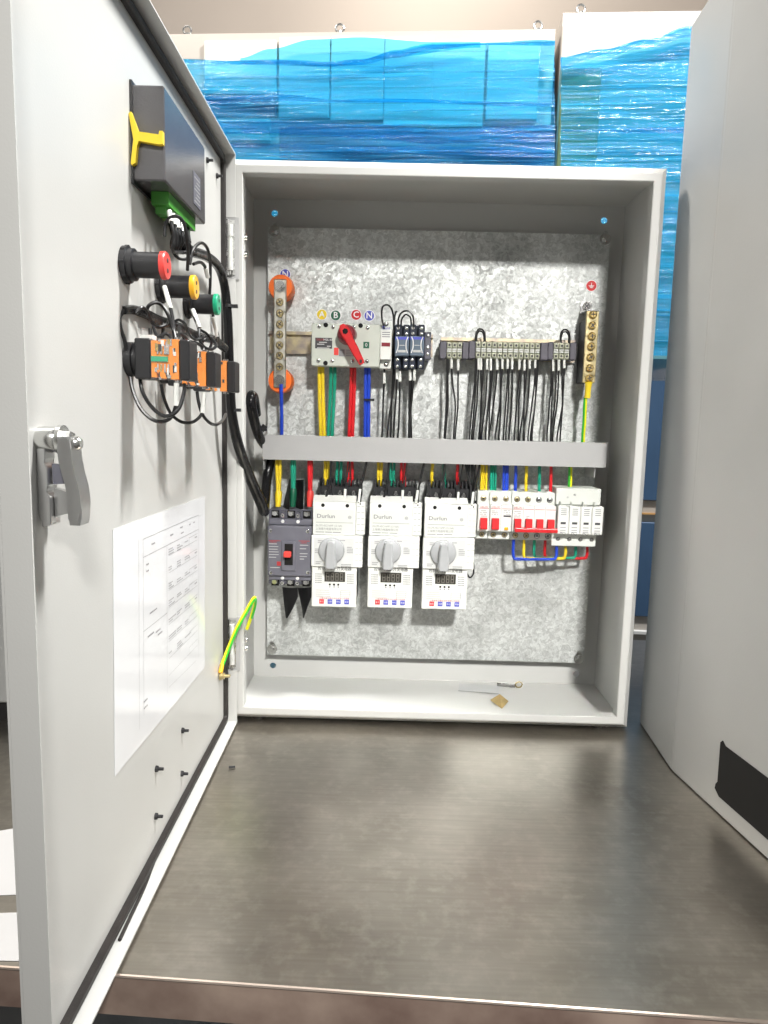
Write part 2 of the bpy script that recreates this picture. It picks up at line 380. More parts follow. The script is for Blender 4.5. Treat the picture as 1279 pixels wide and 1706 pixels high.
W, H, D, YP = 0.5985, 0.80, 0.1878, 0.1628
TZ = -0.004            # table top
FLOOR = -0.78

# ================================================================== SETTING
mb = MB(); mb.quad((-4, -2.2, FLOOR), (5, -2.2, FLOOR), (5, 3.0, FLOOR), (-4, 3.0, FLOOR)); structure(mb.done('floor', 'floor'))
mb = MB(); mb.box((-4, 2.6, FLOOR), (5, 2.7, 3.4)); structure(mb.done('wall', 'wall'))

# work table
fa, fb_ = TB(190, 1622, TZ), TB(1279, 1700, TZ)
fdir = (fb_-fa).normalized(); fl = fa-fdir*0.75; fr = fa+fdir*1.05
tbl = thing('work_table', 'steel topped work table that carries the open cabinet', 'table', (0.2, -0.05, FLOOR))
mb = MB(); mb.prism([(fl.x, fl.y, TZ-0.003), (fr.x, fr.y, TZ-0.003), (1.05, 0.47, TZ-0.003), (-0.72, 0.47, TZ-0.003)], (0, 0, 0.003)); mb.done('tabletop_sheet', 'table', tbl)
back = Vector((-fdir.y, fdir.x, 0))
mb = MB()
mb.prism([fl+Vector((0, 0, -.0035)), fr+Vector((0, 0, -.0035)), fr+back*0.03+Vector((0, 0, -.0035)), fl+back*0.03+Vector((0, 0, -.0035))], (0, 0, -0.034)); mb.done('front_rail', 'tableedge', tbl)
mb = MB(); mb.tube([fl+Vector((0, 0, -.0016)), fr+Vector((0, 0, -.0016))], .0018, 8, 1); mb.done('edge_highlight_strip', 'edge_highlight', tbl)  # strip added to give the table edge its bright highlight line
for (x, y) in ((-0.6, -0.40), (0.92, -0.44), (-0.6, 0.4), (0.92, 0.4)):
    mb = MB(); mb.box((x-.025, y-.025, FLOOR), (x+.025, y+.025, TZ-.004)); mb.done('leg', 'tableedge', tbl)
mb = MB(); mb.tube([TB(385, 1232, TZ+.0008), TB(500, 1230, TZ+.0008), TB(650, 1235, TZ+.0008)], .0012, 6, 4)
mb.bm.free()

# ================================================================== CABINET
cab = thing('control_cabinet', 'open light grey steel control cabinet with wired devices on a galvanised plate', 'cabinet', (W/2, D/2, TZ))
T = 0.0016
mb = MB(); mb.box((0, .018, 0), (T, D, H)); mb.done('side_wall', 'paint', cab)
mb = MB(); mb.box((W-T, .018, 0), (W, D, H)); mb.done('side_wall', 'paint', cab)
mb = MB(); mb.box((T, .018, H-T), (W-T, D, H)); mb.done('top_wall', 'paint', cab)
mb = MB(); mb.box((T, .018, 0), (W-T, D, T)); mb.done('bottom_wall', 'paint', cab)
HX0, HX1, HZ0, HZ1 = .0349, .5644, .0203, .7763
holed_sheet('back_wall', T, W-T, T, H-T, D-T, T, [circ(x, z, .0052) for x in (HX0, HX1) for z in (HZ0, HZ1)], 'paint', cab)
mb = MB(); ring_rect(mb, 0, W, 0, H, [(0, .018), (.002, .013), (.0110, 0.0006), (.0130, 0), (.0215, 0), (.0225, .001), (.0225, .018), (.021, .018), (.021, .0016), (.0118, .0016), (.0015, .018)])
mb.done('front_lip', 'paint', cab)
for x in (.04, W-.04):
    for y in (.03, D-.03):
        mb = MB(); mb.cyl((x, y, TZ), (x, y, 0), .012, .012, 16); mb.done('foot', 'rubber', cab)
# door (a part of the cabinet)
def dprism(pts, e0, e1, fn):  # helper: box in door space
    pass
def dbox(mb, s0, s1, n0, n1, z0, z1):
    q = [DP(s0, n0, z0), DP(s1, n0, z0), DP(s1, n1, z0), DP(s0, n1, z0)]
    mb.prism(q, (0, 0, z1-z0)); return mb
DL, DT = 0.592, 0.0178
ZB, ZT = 0.0, H
mb = MB(); dbox(mb, 0, DL, -.0016, 0, ZB, ZT); door = mb.done('door', 'paint', cab)
mb = MB(); dbox(mb, .0016, DL-.0016, 0.0001, DT, ZT-.0016, ZT); mb.done('flange', 'paint', door)
mb = MB(); dbox(mb, .0016, DL-.0016, 0.0001, DT, ZB, ZB+.0016); mb.done('flange', 'paint', door)
mb = MB(); dbox(mb, DL-.0016, DL, 0.0001, DT, ZB, ZT); mb.done('flange', 'paint', door)
mb = MB()
hz = [ZB, .080, .160, .637, .718, ZT]
for a, b in ((0, 1), (2, 3), (4, 5)): dbox(mb, 0, .0016, 0.0001, DT, hz[a], hz[b])
mb.done('flange', 'paint', door)
# gasket: flattened strip with rounded corners
gp = []
g0, g1, gz0, gz1, gr = .0085, DL-.0085, ZB+.0085, ZT-.0085, .008
for cx_, cz_, a0 in ((g1-gr, gz1-gr, 0), (g0+gr, gz1-gr, 90), (g0+gr, gz0+gr, 180), (g1-gr, gz0+gr, 270)):
    for k in range(5):
        a = R(a0+k*22.5); gp.append((cx_+gr*math.cos(a), cz_+gr*math.sin(a)))
mb = MB(); n = len(gp); C0 = []
ctr = ((g0+g1)/2, (gz0+gz1)/2)
prof = [(-.0040, .0002), (-.0040, .0045), (-.0022, .0062), (.0022, .0062), (.0040, .0045), (.0040, .0002)]
for i in range(n):
    a = Vector(gp[i-1]); b = Vector(gp[(i+1) % n]); d = (b-a).normalized(); nn = Vector((d.y, -d.x))
    C0.append([mb.bm.verts.new(DP(gp[i][0]+nn.x*o, h_, gp[i][1]+nn.y*o)) for o, h_ in prof])
for i in range(n):
    a, b = C0[i], C0[(i+1) % n]
    for k in range(len(prof)): mb.bm.faces.new((a[k], a[(k+1) % len(prof)], b[(k+1) % len(prof)], b[k]))
mb.done('gasket', 'rubber', door, smooth=True)
# loose offcut of gasket lying on the lower flange
zf = ZB+.0016+.0015
def on_fl(u, v): return TB(u, v, zf)
mb = MB(); mb.tube([on_fl(277, 1389), on_fl(262, 1420), on_fl(240, 1478), on_fl(218, 1525), on_fl(199, 1566)], .0017, 6, 5)
tag(mb.done('gasket_offcut', 'rubber'), 'thin black rubber offcut lying along the lower door flange', 'rubber strip')
# hinges
for zc in (.678, .121):
    mb = MB(); dbox(mb, .001, .004, .0035, .0085, zc-.037, zc+.037); dbox(mb, .001, .003, .0085, .0165, zc-.036, zc+.036); hg = mb.done('hinge', 'zinc', door)
    mb = MB(); c0 = DP(-.004+.004, .0125, 0)
    mb.cyl(DP(.005, .0115, zc-.030), DP(.005, .0115, zc-.014), .0036, n=16); mb.sm = True; mb.done('knuckle', 'paint', hg); mb = MB()
    mb.cyl(DP(.005, .0115, zc+.014), DP(.005, .0115, zc+.030), .0036, n=16); mb.sm = True; mb.done('knuckle', 'paint', hg)
    mb = MB(); mb.cyl(DP(.005, .0115, zc-.014), DP(.005, .0115, zc+.014), .0027, n=16); mb.sm = True; mb.done('knuckle', 'cream', hg)
    mb = MB(); mb.cyl(DP(.005, .0115, zc-.036), DP(.005, .0115, zc-.030), .0020, n=12); mb.done('pin', 'steel', hg)
    mb = MB(); dbox(mb, -.0015, 0.0008, .001, .022, zc-.041, zc+.040); mb.done('leaf', 'barpaint', hg)
for (u, v) in ((408, 396), (411, 424), (411, 1066), (410, 1080)):
    p = P(u, v, .012); mb = MB(); mb.cyl((.0227, p.y, p.z), (.0262, p.y, p.z), .0045, .0035, 12); mb.sm = True; mb.done('bolt', 'steel', cab)

# latch on the door
lat = MB()
lz = .4335; ls = .5405
lat.lathe(DP(ls, 0, lz), NV, [(0, .0085), (.003, .0088), (.012, .0085), (.013, .0078)], 20); latch = lat.done('latch', 'steel', door)
mb = MB(); mb.cyl(DP(ls, .0131, lz), DP(ls, .0158, lz), .0098, n=24); mb.sm = True; mb.done('washer', 'steel', latch)
mb = MB(); mb.cyl(DP(ls, .0159, lz-.001), DP(ls, .0210, lz-.001), .0072, n=6); mb.done('nut', 'zinc', latch)
mb = MB(); mb.lathe(DP(ls, .0211, lz-.002), NV, [(0, .0050), (.004, .0046), (.006, .0030)], 14); mb.done('stud', 'steel', latch)
def strip(mb, prof, s0, s1, th):
    for (n0, z0), (n1, z1) in zip(prof, prof[1:]):
        d = Vector((n1-n0, z1-z0)).normalized(); o = Vector((-d.y, d.x))*th/2; e = d*0.0004
        q = [(n0-o.x-e.x, z0-o.y-e.y), (n1-o.x+e.x, z1-o.y+e.y), (n1+o.x+e.x, z1+o.y+e.y), (n0+o.x-e.x, z0+o.y-e.y)]
        mb.prism([DP(s0, a, b) for a, b in q], DV*(s1-s0))
    return mb
mb = MB(); lv = [(.0195, .436, .0042), (.0198, .428, .0044), (.0206, .420, .0044), (.0222, .412, .0042), (.0240, .405, .0042), (.0250, .398, .0042), (.0254, .390, .0042), (.0252, .383, .0041), (.0249, .3785, .0034)]
ol = [DP(ls+.010, n_-w_, z_) for n_, z_, w_ in lv]+[DP(ls+.010, n_+w_, z_) for n_, z_, w_ in reversed(lv)]
mb.prism(ol, -DV*.016); bmesh.ops.bevel(mb.bm, geom=[e for e in mb.bm.edges if abs((e.verts[0].co-e.verts[1].co).dot(DV)) < 1e-4], offset=.0012, segments=2, affect='EDGES'); mb.sm = True
mb.done('cam_lever', 'castzinc', latch)
mb = MB(); mb.prism([DP(ls+.007, a, b) for a, b in ((.0006, .428), (.0062, .428), (.0062, .421), (.0048, .419), (.0074, .415), (.0074, .404), (.0058, .400), (.0085, .396), (.0085, .378), (.0030, .3765), (.0006, .386))], -DV*.014)
bmesh.ops.bevel(mb.bm, geom=mb.bm.edges[:], offset=.0005, segments=1, affect='EDGES')
mb.prism([DP(ls+.002, a, b) for a, b in ((.0090, .402), (.0200, .399), (.0200, .386), (.0090, .383))], -DV*.006)
mb.done('bracket', 'castzinc', latch)
mb = MB(); mb.prism([DP(ls-.002, a, b) for a, b in ((.0080, .418), (.0150, .4175), (.0160, .405), (.0085, .4045))], DV*.004); mb.done('insert', 'slate', latch)

# small black fixing clips on the door
for (u, v) in ((348, 267), (364, 293), (307, 1217), (264, 1281), (306, 1289), (263, 1360)):
    p = DU(u, v, .003)
    mb = MB(); mb.lathe(p-NV*.003, NV, [(0, .0035), (.0025, .0032), (.003, .0018), (.008, .0016)], 10); mb.done('screw', 'black', door)

# ------------------------------------------------------------------ mounting plate
PX0, PX1, PZ0, PZ1 = .0283, .5693, .048, .749
def slot(x, z): return [(x+.0042*math.cos(a), z+.0042*math.sin(a)+(.005 if math.sin(a) > 0 else -.002)) for a in [2*math.pi*(i+.5)/20 for i in range(20)]]
BOLT = [P(457, 385, YP), P(1008, 399, YP), P(453, 1081, YP), P(964, 1097, YP)]
plate = holed_sheet('mounting_plate', PX0, PX1, PZ0, PZ1, YP, .002, [slot(b.x, b.z+.004) for b in BOLT], 'galv', None, ((PX0+PX1)/2, YP, PZ0))
tag(plate, 'galvanised steel mounting plate with spangle inside the open cabinet', 'mounting plate')
for b in BOLT:
    mb = MB(); mb.cyl((b.x, YP-.0001, b.z), (b.x, YP-.0012, b.z), .0088, n=20); mb.cyl((b.x, YP-.0013, b.z), (b.x, YP-.0045, b.z), .0055, .0052, 6)
    mb.cyl((b.x, D-.002, b.z), (b.x, YP+.0022, b.z), .003, n=12)
    mb.cyl((b.x, YP-.0046, b.z), (b.x, YP-.009, b.z), .0034, n=12); mb.done('bolt', 'steel', plate)

YF = lambda h_: YP-h_
def screw(x, y, z, r, m, parent, name='screw', dep=.002, slotc=True, n=14):
    mb = MB(); mb.lathe((x, y, z), (0, -1, 0), [(0, r), (dep*.6, r), (dep, r*.72)], n)
    o = mb.done(name, m, parent)
    if slotc:
        mb = MB(); a = random.uniform(0, 1.5)
        for k in (0, math.pi/2):
            d = Vector((math.cos(a+k), 0, math.sin(a+k)))*r*.62; e = Vector((-d.z, 0, d.x)).normalized()*r*.13; c = Vector((x, y-dep-.00015, z))
            mb.quad(c-d-e, c+d-e, c+d+e, c-d+e)
        return o, mb
    return o, None
def screw2(x, y, z, r, m, parent, name='screw', dep=.002):
    o, mb = screw(x, y, z, r, m, parent, name, dep)
    mb.done('cross_slot', 'ink', o)
    return o

def sticker(name, u, v, r, m, letter, label, tm='inkwhite'):
    p = P(u, v, YP-.0004); t = thing(name, label, 'sticker', (p.x, YP, p.z))
    mb = MB(); mb.cyl((p.x, YP-.0001, p.z), (p.x, YP-.0003, p.z), r*1.13, n=28); mb.done('rim', 'inkwhite', t)
    mb = MB(); mb.cyl((p.x, YP-.00032, p.z), (p.x, YP-.0005, p.z), r, n=28); mb.done('disc', m, t)
    if letter: text('letter', letter, r*1.75, tm, (p.x, YP-.0008, p.z), t, bold=.0002)
    else:
        mb = MB()
        for w_, dz in ((.0009, .0), (.0044, -.0001), (.0032, -.0016), (.0020, -.0031)):
            z = p.z+dz
            if w_ < .001: mb.box((p.x-.0004, YP-.0008, p.z), (p.x+.0004, YP-.0007, p.z+.0045))
            else: mb.box((p.x-w_, YP-.0008, z-.0004), (p.x+w_, YP-.0007, z+.0004))
        mb.done('earth_symbol', 'inkwhite', t)
    return t
sticker('phase_sticker', 536, 524, .0078, 'wyellow', 'A', 'round yellow sticker with letter A on the plate', 'inkwhite')
sticker('phase_sticker', 559, 525.5, .0078, 'dgreen', 'B', 'round dark green sticker with letter B on the plate')
sticker('phase_sticker', 593, 524.5, .0078, 'red', 'C', 'round red sticker with letter C on the plate')
sticker('phase_sticker', 615, 526, .0078, 'btnblue', 'N', 'round blue sticker with letter N right of the letter C sticker')
sticker('neutral_sticker', 475, 457, .0078, 'btnblue', 'N', 'round blue sticker with letter N above the neutral busbar')
sticker('earth_sticker', 985, 476, .0080, 'red', None, 'round red earth symbol sticker above the brass earth bar')

# ------------------------------------------------------------------ DIN rails
def rail(u0, u1, v0, v1, label):
    a = P(u0, v0, YP-.006); b = P(u1, v1, YP-.006); zc = (a.z+b.z)/2
    mb = MB(); x0, x1 = a.x, b.x
    for z0, z1, y0, y1 in ((zc-.0175, zc-.0125, .0065, .0075), (zc+.0125, zc+.0175, .0065, .0075), (zc-.0132, zc-.0120, .0002, .0066), (zc+.0120, zc+.0132, .0002, .0066), (zc-.0121, zc+.0121, .0002, .0014)):
        mb.box((x0, YP-y1, z0), (x1, YP-y0, z1))
    o = mb.done('din_rail', 'zincyellow'); tag(o, label, 'rail')
    return zc
ZR = rail(448, 720, 552, 594, 'yellow zinc mounting rail running behind the main switch and the neutral busbar')
rail(800, 1000, 852, 874, 'yellow zinc mounting rail behind the small circuit breakers')
rail(734, 957, 574, 592, 'yellow zinc mounting rail behind the row of terminal blocks')

# ------------------------------------------------------------------ neutral busbar
nb = P(466, 555, .118); t = thing('neutral_busbar', 'tinned neutral busbar with screws on two orange insulators', 'busbar', (nb.x, YP, P(466, 640, .118).z))
zt, zb = P(466, 477, .118).z, P(466, 634, .118).z
mb = MB(); mb.box((nb.x-.0098, .118, zb-.011), (nb.x+.0098, .1215, zt+.011), .0015); mb.done('bar', 'tinbar', t)
for z in (zt, zb):
    mb = MB(); mb.lathe((nb.x, YP, z), (0, -1, 0), [(0, .0165), (.006, .0170), (.010, .0185), (.016, .0185), (.018, .0165), (.022, .0165), (.025, .0195), (.033, .0200), (.0365, .0185), (.0412, .0180)], 28); mb.done('insulator', 'orange', t)
    mb = MB(); mb.cyl((nb.x, .1178, z), (nb.x, .1162, z), .0085, n=24); mb.cyl((nb.x, .1161, z), (nb.x, .1115, z), .0068, n=6); mb.cyl((nb.x, .1114, z), (nb.x, .108, z), .0042, n=14); mb.done('bolt', 'steel', t)
for v in (503, 521.5, 540, 557, 575, 592.5, 611):
    z = P(466, v, .116).z; screw2(nb.x, .1178, z, .0058, 'brassdark', t, dep=.004)

# ------------------------------------------------------------------ brass earth bar
e0 = P(987.5, 518, .118); e1 = P(981, 637, .118)
t = thing('earth_bar', 'brass earth bar with seven screws beneath the red earth sticker', 'busbar', (e0.x, YP, e1.z))
ex = (e0.x+e1.x)/2
mb = MB(); mb.box((ex-.0098, .118, e1.z-.001), (ex+.0098, .121, e0.z), .001); mb.done('bar', 'brassdark', t)
mb = MB(); mb.box((ex-.0090, .1212, e1.z), (ex+.006, YP-.0002, e0.z-.012), .001); mb.done('bar_shade_block', 'black', t)  # black block standing in for the bar's shadow and reflection on the plate
mb = MB(); mb.box((ex-.0095, .1185, e0.z+.0005), (ex+.0095, YP-.003, e0.z+.002)); mb.box((ex-.0095, YP-.003, e0.z+.002), (ex+.0095, YP-.0004, e0.z+.021)); mb.done('bracket', 'zinc', t)
screw2(ex, YP-.0031, e0.z+.013, .006, 'steel', t, dep=.003)
for v in (524, 542, 560, 577, 595, 613, 630): z = P(985, v, .116).z; screw2(ex, .1178, z, .0060, 'brass', t, dep=.004)

# ------------------------------------------------------------------ wire cover bar
b0 = P(437, 722, .103); b1 = P(437, 765, .103); b2 = P(1012, 741, .103); b3 = P(1012, 780, .103)
zt, zb = (b0.z+b2.z)/2+.0005, (b1.z+b3.z)/2
t = thing('wire_cover', 'grey painted sheet metal cover strip across the plate hiding the wires', 'wire cover', ((b0.x+b2.x)/2, YP, zb))
mb = MB(); mb.box((b0.x, .103, zb), (b2.x, .1042, zt), .0004); mb.done('face', 'barpaint', t)
mb = MB(); mb.box((b0.x, .1044, zt-.0012), (b2.x, .108, zt)); mb.box((b0.x, .1044, zb), (b2.x, .108, zb+.0012)); mb.done('fold', 'barpaint', t)
for x in (b0.x+.0005, b2.x-.016):
    mb = MB(); mb.box((x, .1084, zb-.016), (x+.0012, YP-.0004, zb+.03)); mb.box((x+.0013, YP-.0018, zb-.016), (x+.013, YP-.0004, zb+.03)); mb.done('bracket', 'barpaint', t)
ZBT, ZBB = zt, zb

# ------------------------------------------------------------------ main rotary switch
yf = .100
a, b = P(519, 538, yf), P(632, 612, yf); x0, x1, z1, z0 = a.x, b.x, a.z, b.z
t = thing('main_switch', 'grey four pole load switch with a red turning handle', 'switch', ((x0+x1)/2, YP, z0))
mb = MB(); mb.box((x0, yf, z0), (x1, yf+.030, z1), .0012); mb.done('body', 'swbody', t)
mb = MB(); mb.box((x0-.004, yf+.0304, z0+.012), (x1-.002, YP-.008, z1-.012), .001)
for k in range(6): zz = z0+.014+k*(z1-z0-.032)/5; mb.box((x0-.0046, yf+.034, zz), (x0-.0041, YP-.01, zz+.004))
mb.done('base', 'slate', t)
S = (x1-x0)/113.0
def sp(u, v, y=yf): return P(u, v, y)
for (u, v) in ((531, 544), (554, 545), (589, 545), (612, 546), (530, 601), (553, 601), (587, 602), (611, 602)):
    p = sp(u, v); screw2(p.x, yf-.0001, p.z, .0032, 'steel', t, dep=.0012)
for (u, v) in ((542.5, 541.5), (600.5, 542.5), (542, 605)):
    p = sp(u, v); mb = MB(); mb.cyl((p.x, yf-.0004, p.z), (p.x, yf-.0001, p.z), .0036, n=16); mb.done('screw_hole', 'hole', t)
p0, p1 = sp(525, 562.5), sp(553, 581)
mb = MB(); mb.box((p0.x, yf-.0006, p1.z), (p1.x, yf-.0001, p0.z)); np_ = mb.done('rating_plate', 'ink', t)
text('printed_text', 'DELIXI', .0042, 'inkred', (p0.x+.008, yf-.0009, p0.z-.0028), np_)
text('printed_text', 'HGL-63', .0042, 'inkwhite', (p0.x+.0195, yf-.0009, p0.z-.0028), np_)
mb = MB()
for r_, (c0, c1) in enumerate(((.006, .018), (.003, .014), (.018, .024), (.003, .022))): mb.box((p0.x+c0, yf-.0009, p0.z-.0075-r_*.0028), (p0.x+c1, yf-.0007, p0.z-.0062-r_*.0028))
mb.done('printed_lines', 'facegrey', np_)
p = sp(610, 575); mb = MB(); mb.box((p.x-.0045, yf-.0005, p.z-.0048), (p.x+.0045, yf-.0001, p.z+.0048)); g_ = mb.done('off_window', 'dgreen', t); text('letter', '0', .0075, 'inkwhite', (p.x, yf-.0008, p.z), g_)
p = sp(560, 585.5); mb = MB(); mb.box((p.x-.0035, yf-.0005, p.z-.0055), (p.x+.0035, yf-.0001, p.z+.0055)); mb.done('on_mark', 'capred', t)
p = sp(575, 588); mb = MB(); mb.box((p.x-.010, yf-.0005, p.z-.0055), (p.x+.017, yf-.0001, p.z+.0055)); q_ = mb.done('instruction_label', 'facegrey', t)
mb = MB(); mb.box((p.x-.0095, yf-.0008, p.z-.005), (p.x-.001, yf-.0006, p.z+.005)); 
for k in range(4): mb.box((p.x+.001, yf-.0008, p.z-.0045+k*.0027), (p.x+.014, yf-.0006, p.z-.0035+k*.0027))
mb.done('printed_lines', 'inkgrey', q_)
# handle
yh = .072
pv = P(577, 556, .085); tip = P(603, 606, yh)
mb = MB(); mb.lathe((pv.x, yf, pv.z), (0, -1, 0), [(0, .0150), (.004, .0145), (.012, .0140), (.020, .0132), (.023, .0110)], 28); mb.done('handle_hub', 'darkred', t)
hv = P(574, 551, yh)
mb = MB(); dirv = Vector((tip.x-hv.x, 0, tip.z-hv.z)); ln = dirv.length; dirv.normalize(); sd = Vector((-dirv.z, 0, dirv.x))
def lev(y, k):
    o = [(-.010, .0035), (-.004, .0068), (.004, .0078), (.016, .0062), (ln*.55, .0062), (ln-.003, .0048), (ln, .0040)]
    c = Vector((hv.x, y, hv.z)); return [c+dirv*d_+sd*w_*k for d_, w_ in o]+[c+dirv*d_-sd*w_*k for d_, w_ in reversed(o)]
L0 = [mb.bm.verts.new(q) for q in lev(yh+.010, 1.0)]; L1 = [mb.bm.verts.new(q) for q in lev(yh+.001, 1.0)]; L2 = [mb.bm.verts.new(q) for q in lev(yh-.001, .72)]
nn = len(L0); mb.bm.faces.new(L0); mb.bm.faces.new(L2)
for A_, B_ in ((L0, L1), (L1, L2)):
    for i in range(nn): mb.bm.faces.new((A_[i], A_[(i+1) % nn], B_[(i+1) % nn], B_[i]))
lever = mb.done('handle_lever', 'red', t)
mb = MB(); mb.cyl((pv.x-.001, yh-.0012, pv.z+.002), (pv.x-.001, yh-.0016, pv.z+.002), .0045, n=6); mb.done('screw_recess', 'hole', lever)
mb = MB(); c = Vector((tip.x, yh-.0014, tip.z))-dirv*.004; mb.box((c.x-.0018, c.y, c.z-.0025), (c.x+.0018, c.y+.0003, c.z+.0025)); mb.done('lock_slot', 'black', lever)

# ------------------------------------------------------------------ fuse holder
yf = .100
a, b = P(633.5, 533, yf), P(651.5, 614, yf); x0, x1, z1, z0 = a.x, b.x, a.z, b.z
t = thing('fuse_holder', 'slim white fuse holder between the main switch and the dark relays', 'fuse holder', ((x0+x1)/2, YP, z0))
mb = MB(); mb.box((x0, yf+.010, z0), (x1, YP-.008, z1), .001); mb.done('body', 'cream', t)
mb = MB(); mb.box((x0+.0005, yf, z0+.013), (x1-.0005, yf+.0099, z1-.014), .001); mb.done('fuse_drawer', 'white', t)
p = P(642.5, 574, yf); mb = MB(); mb.box((p.x-.0065, yf-.0006, p.z-.0028), (p.x+.0065, yf-.0001, p.z+.0028)); mb.done('indicator', 'darkred', t)
text('printed_text', 'Csnt', .0065, 'btnblue', (p.x, yf-.0004, p.z+.0245), t)
mb = MB()
for k in range(3): mb.box((p.x-.006, yf-.0004, p.z+.011+k*.0032), (p.x+.006, yf-.0001, p.z+.0122+k*.0032))
mb.done('printed_lines', 'inkgrey', t)
for v in (540, 607): q = P(643, v, yf+.01); mb = MB(); mb.cyl((q.x, yf+.0094, q.z), (q.x, yf+.0099, q.z), .0036, n=14); h_ = mb.done('screw_hole', 'black', t); screw(q.x, yf+.0093, q.z, .0022, 'steel', h_, dep=.0006, slotc=False)

# ------------------------------------------------------------------ relays
def relay(u0, u1, label):
    yf = .098; a, b = P(u0, 539, yf), P(u1, 614, yf); x0, x1, z1, z0 = a.x, b.x, a.z, b.z; xc = (x0+x1)/2
    t = thing('relay', label, 'relay', (xc, YP, z0))
    mb = MB(); mb.box((x0, yf+.020, z0), (x1, YP-.008, z1), .001)
    for s_ in (-1, 1):
        mb.box((xc+s_*.0065-.0045, yf+.008, z0), (xc+s_*.0065+.0045, yf+.0199, z0+.018), .0008); mb.box((xc+s_*.0065-.0045, yf+.008, z1-.018), (xc+s_*.0065+.0045, yf+.0199, z1), .0008)
    mb.done('socket', 'navy', t)
    mb = MB(); mb.box((x0+.0012, yf, z0+.0185), (x1-.0012, yf+.0199, z1-.0185), .0012); cv = mb.done('relay_case', 'clearblue', t)
    mb = MB(); mb.box((x0+.003, yf+.003, z0+.020), (x1-.003, yf+.0195, z1-.020)); mb.done('coil', 'navy', cv)
    mb = MB(); mb.box((x0+.0015, yf-.0004, z1-.0235), (x1-.0015, yf-.0001, z1-.0195)); mb.done('name_strip', 'btnblue', cv)
    for s_ in (-1, 1):
        mb = MB(); mb.tube([(xc+s_*.0085, yf-.0004, z0+.047), (xc+s_*.0062, yf-.002, z0+.040), (xc+s_*.0062, yf-.002, z0+.031), (xc+s_*.0085, yf-.0004, z0+.023)], .0009, 6, 4); mb.done('spring_clip', 'inkwhite', cv)
    mb = MB(); mb.box((xc-.006, yf-.0005, z0+.024), (xc+.006, yf-.0001, z0+.0275)); mb.box((xc-.004, yf-.0005, z0+.034), (xc+.004, yf-.0001, z0+.035)); mb.done('printed_mark', 'facegrey', cv)
    for s_ in (-1, 1):
        for z in (z0+.0035, z0+.0135, z1-.0055, z1-.0140): screw(xc+s_*.0065, yf+.0079, z, .0025, 'steel', t, dep=.001, slotc=False)
    return t
relay(657.5, 681.5, 'dark navy plug-in relay standing next to the fuse holder')
relay(682.5, 706.5, 'dark navy plug-in relay next to the grey end stop')
a, b = P(707.5, 553, .12), P(717, 599, .12)
t = thing('end_stop', 'small grey end stop clamped on the rail beside the relays', 'end stop', ((a.x+b.x)/2, YP, b.z))
mb = MB(); mb.box((a.x, .120, b.z), (b.x, YP-.008, a.z), .0012); mb.done('body', 'slate2', t)
for dz in (.008, .018, .036): screw((a.x+b.x)/2, .1199, b.z+dz, .0026, 'steel', t, dep=.001, slotc=False)

# ------------------------------------------------------------------ terminal blocks
YT = .122
def terminals(u0, u1, c0, c1, n, label, splits=()):
    a, b = P(u0, 570 if u0 < 750 else 571.5, YT), P(u1, 596 if u0 < 750 else 598, YT)
    zc = P((u0+u1)/2, 583.5+(u0-733)*.008, YT).z; z0, z1 = zc-.0128, zc+.0128
    t = thing('terminal_block', label, 'terminal block', ((a.x+b.x)/2, YP, z0))
    ca, cb = P(c0, 584, YT).x, P(c1, 584, YT).x
    for xa, xb in ((a.x, ca-.0003), (cb+.0003, b.x)):
        mb = MB(); mb.box((xa, YT-.001, z0-.0005), (xb, YP-.008, z1+.0005), .001); mb.done('end_bracket', 'termgrey', t)
    w_ = (cb-ca)/n; first = None
    for k in range(n):
        xc = ca+w_*(k+.5)
        if first is None:
            mb = MB(); bb = (xc, YT, zc)
            mb.box((xc-w_*.46, YT+.004, z0), (xc+w_*.46, YP-.008, z1), .0006)
            mb.box((xc-w_*.40, YT, z0+.0015), (xc+w_*.40, YT+.0039, z0+.0085), .0006); mb.box((xc-w_*.40, YT, z1-.0085), (xc+w_*.40, YT+.0039, z1-.0015), .0006)
            first = mb.done('terminal', 'termbeige', t)
            mb = MB()
            for s_ in (-1, 1): mb.cyl((xc, YT-.0004, zc+s_*.0078), (xc, YT-.0001, zc+s_*.0078), .0019, n=10)
            mb.done('screw_hole', 'black', first)
            mb = MB(); mb.box((xc-w_*.40, YT+.001, zc-.0024), (xc+w_*.40, YT+.0038, zc-.0004)); mb.box((xc-w_*.40, YT+.001, zc+.0008), (xc+w_*.40, YT+.0038, zc+.0026)); mb.done('marker', 'white', first)
        else:
            c = copy_tree(first); c.parent = t; c.location = Vector((w_*k, 0, 0))
    return t, z0
TZ0 = terminals(733, 780, 744, 770, 3, 'short three way terminal block close to the relays')[1]
terminals(781.5, 912, 792, 900, 12, 'long twelve way terminal block with one wire bridge')
terminals(913.5, 959, 922, 949, 3, 'short three way terminal block close to the brass earth bar')

# ------------------------------------------------------------------ wires
def wire(pts, r, m, label, group, sleeve=None, name='wire', cat='wire', sub=6):
    mb = MB(); mb.tube(pts, r, 8, sub); o = tag(mb.done(name, m), label, cat, group)
    for sl in (sleeve or []):
        a, b = Vector(sl[0]), Vector(sl[1]); mb = MB(); rr = sl[2] if len(sl) > 2 else r*1.55
        mb.cyl(a, b, rr, n=10); mb.sm = True; mb.done('marker_sleeve', 'white', o)
    return o
def Q(u, v, Y): return P(u, v, Y)
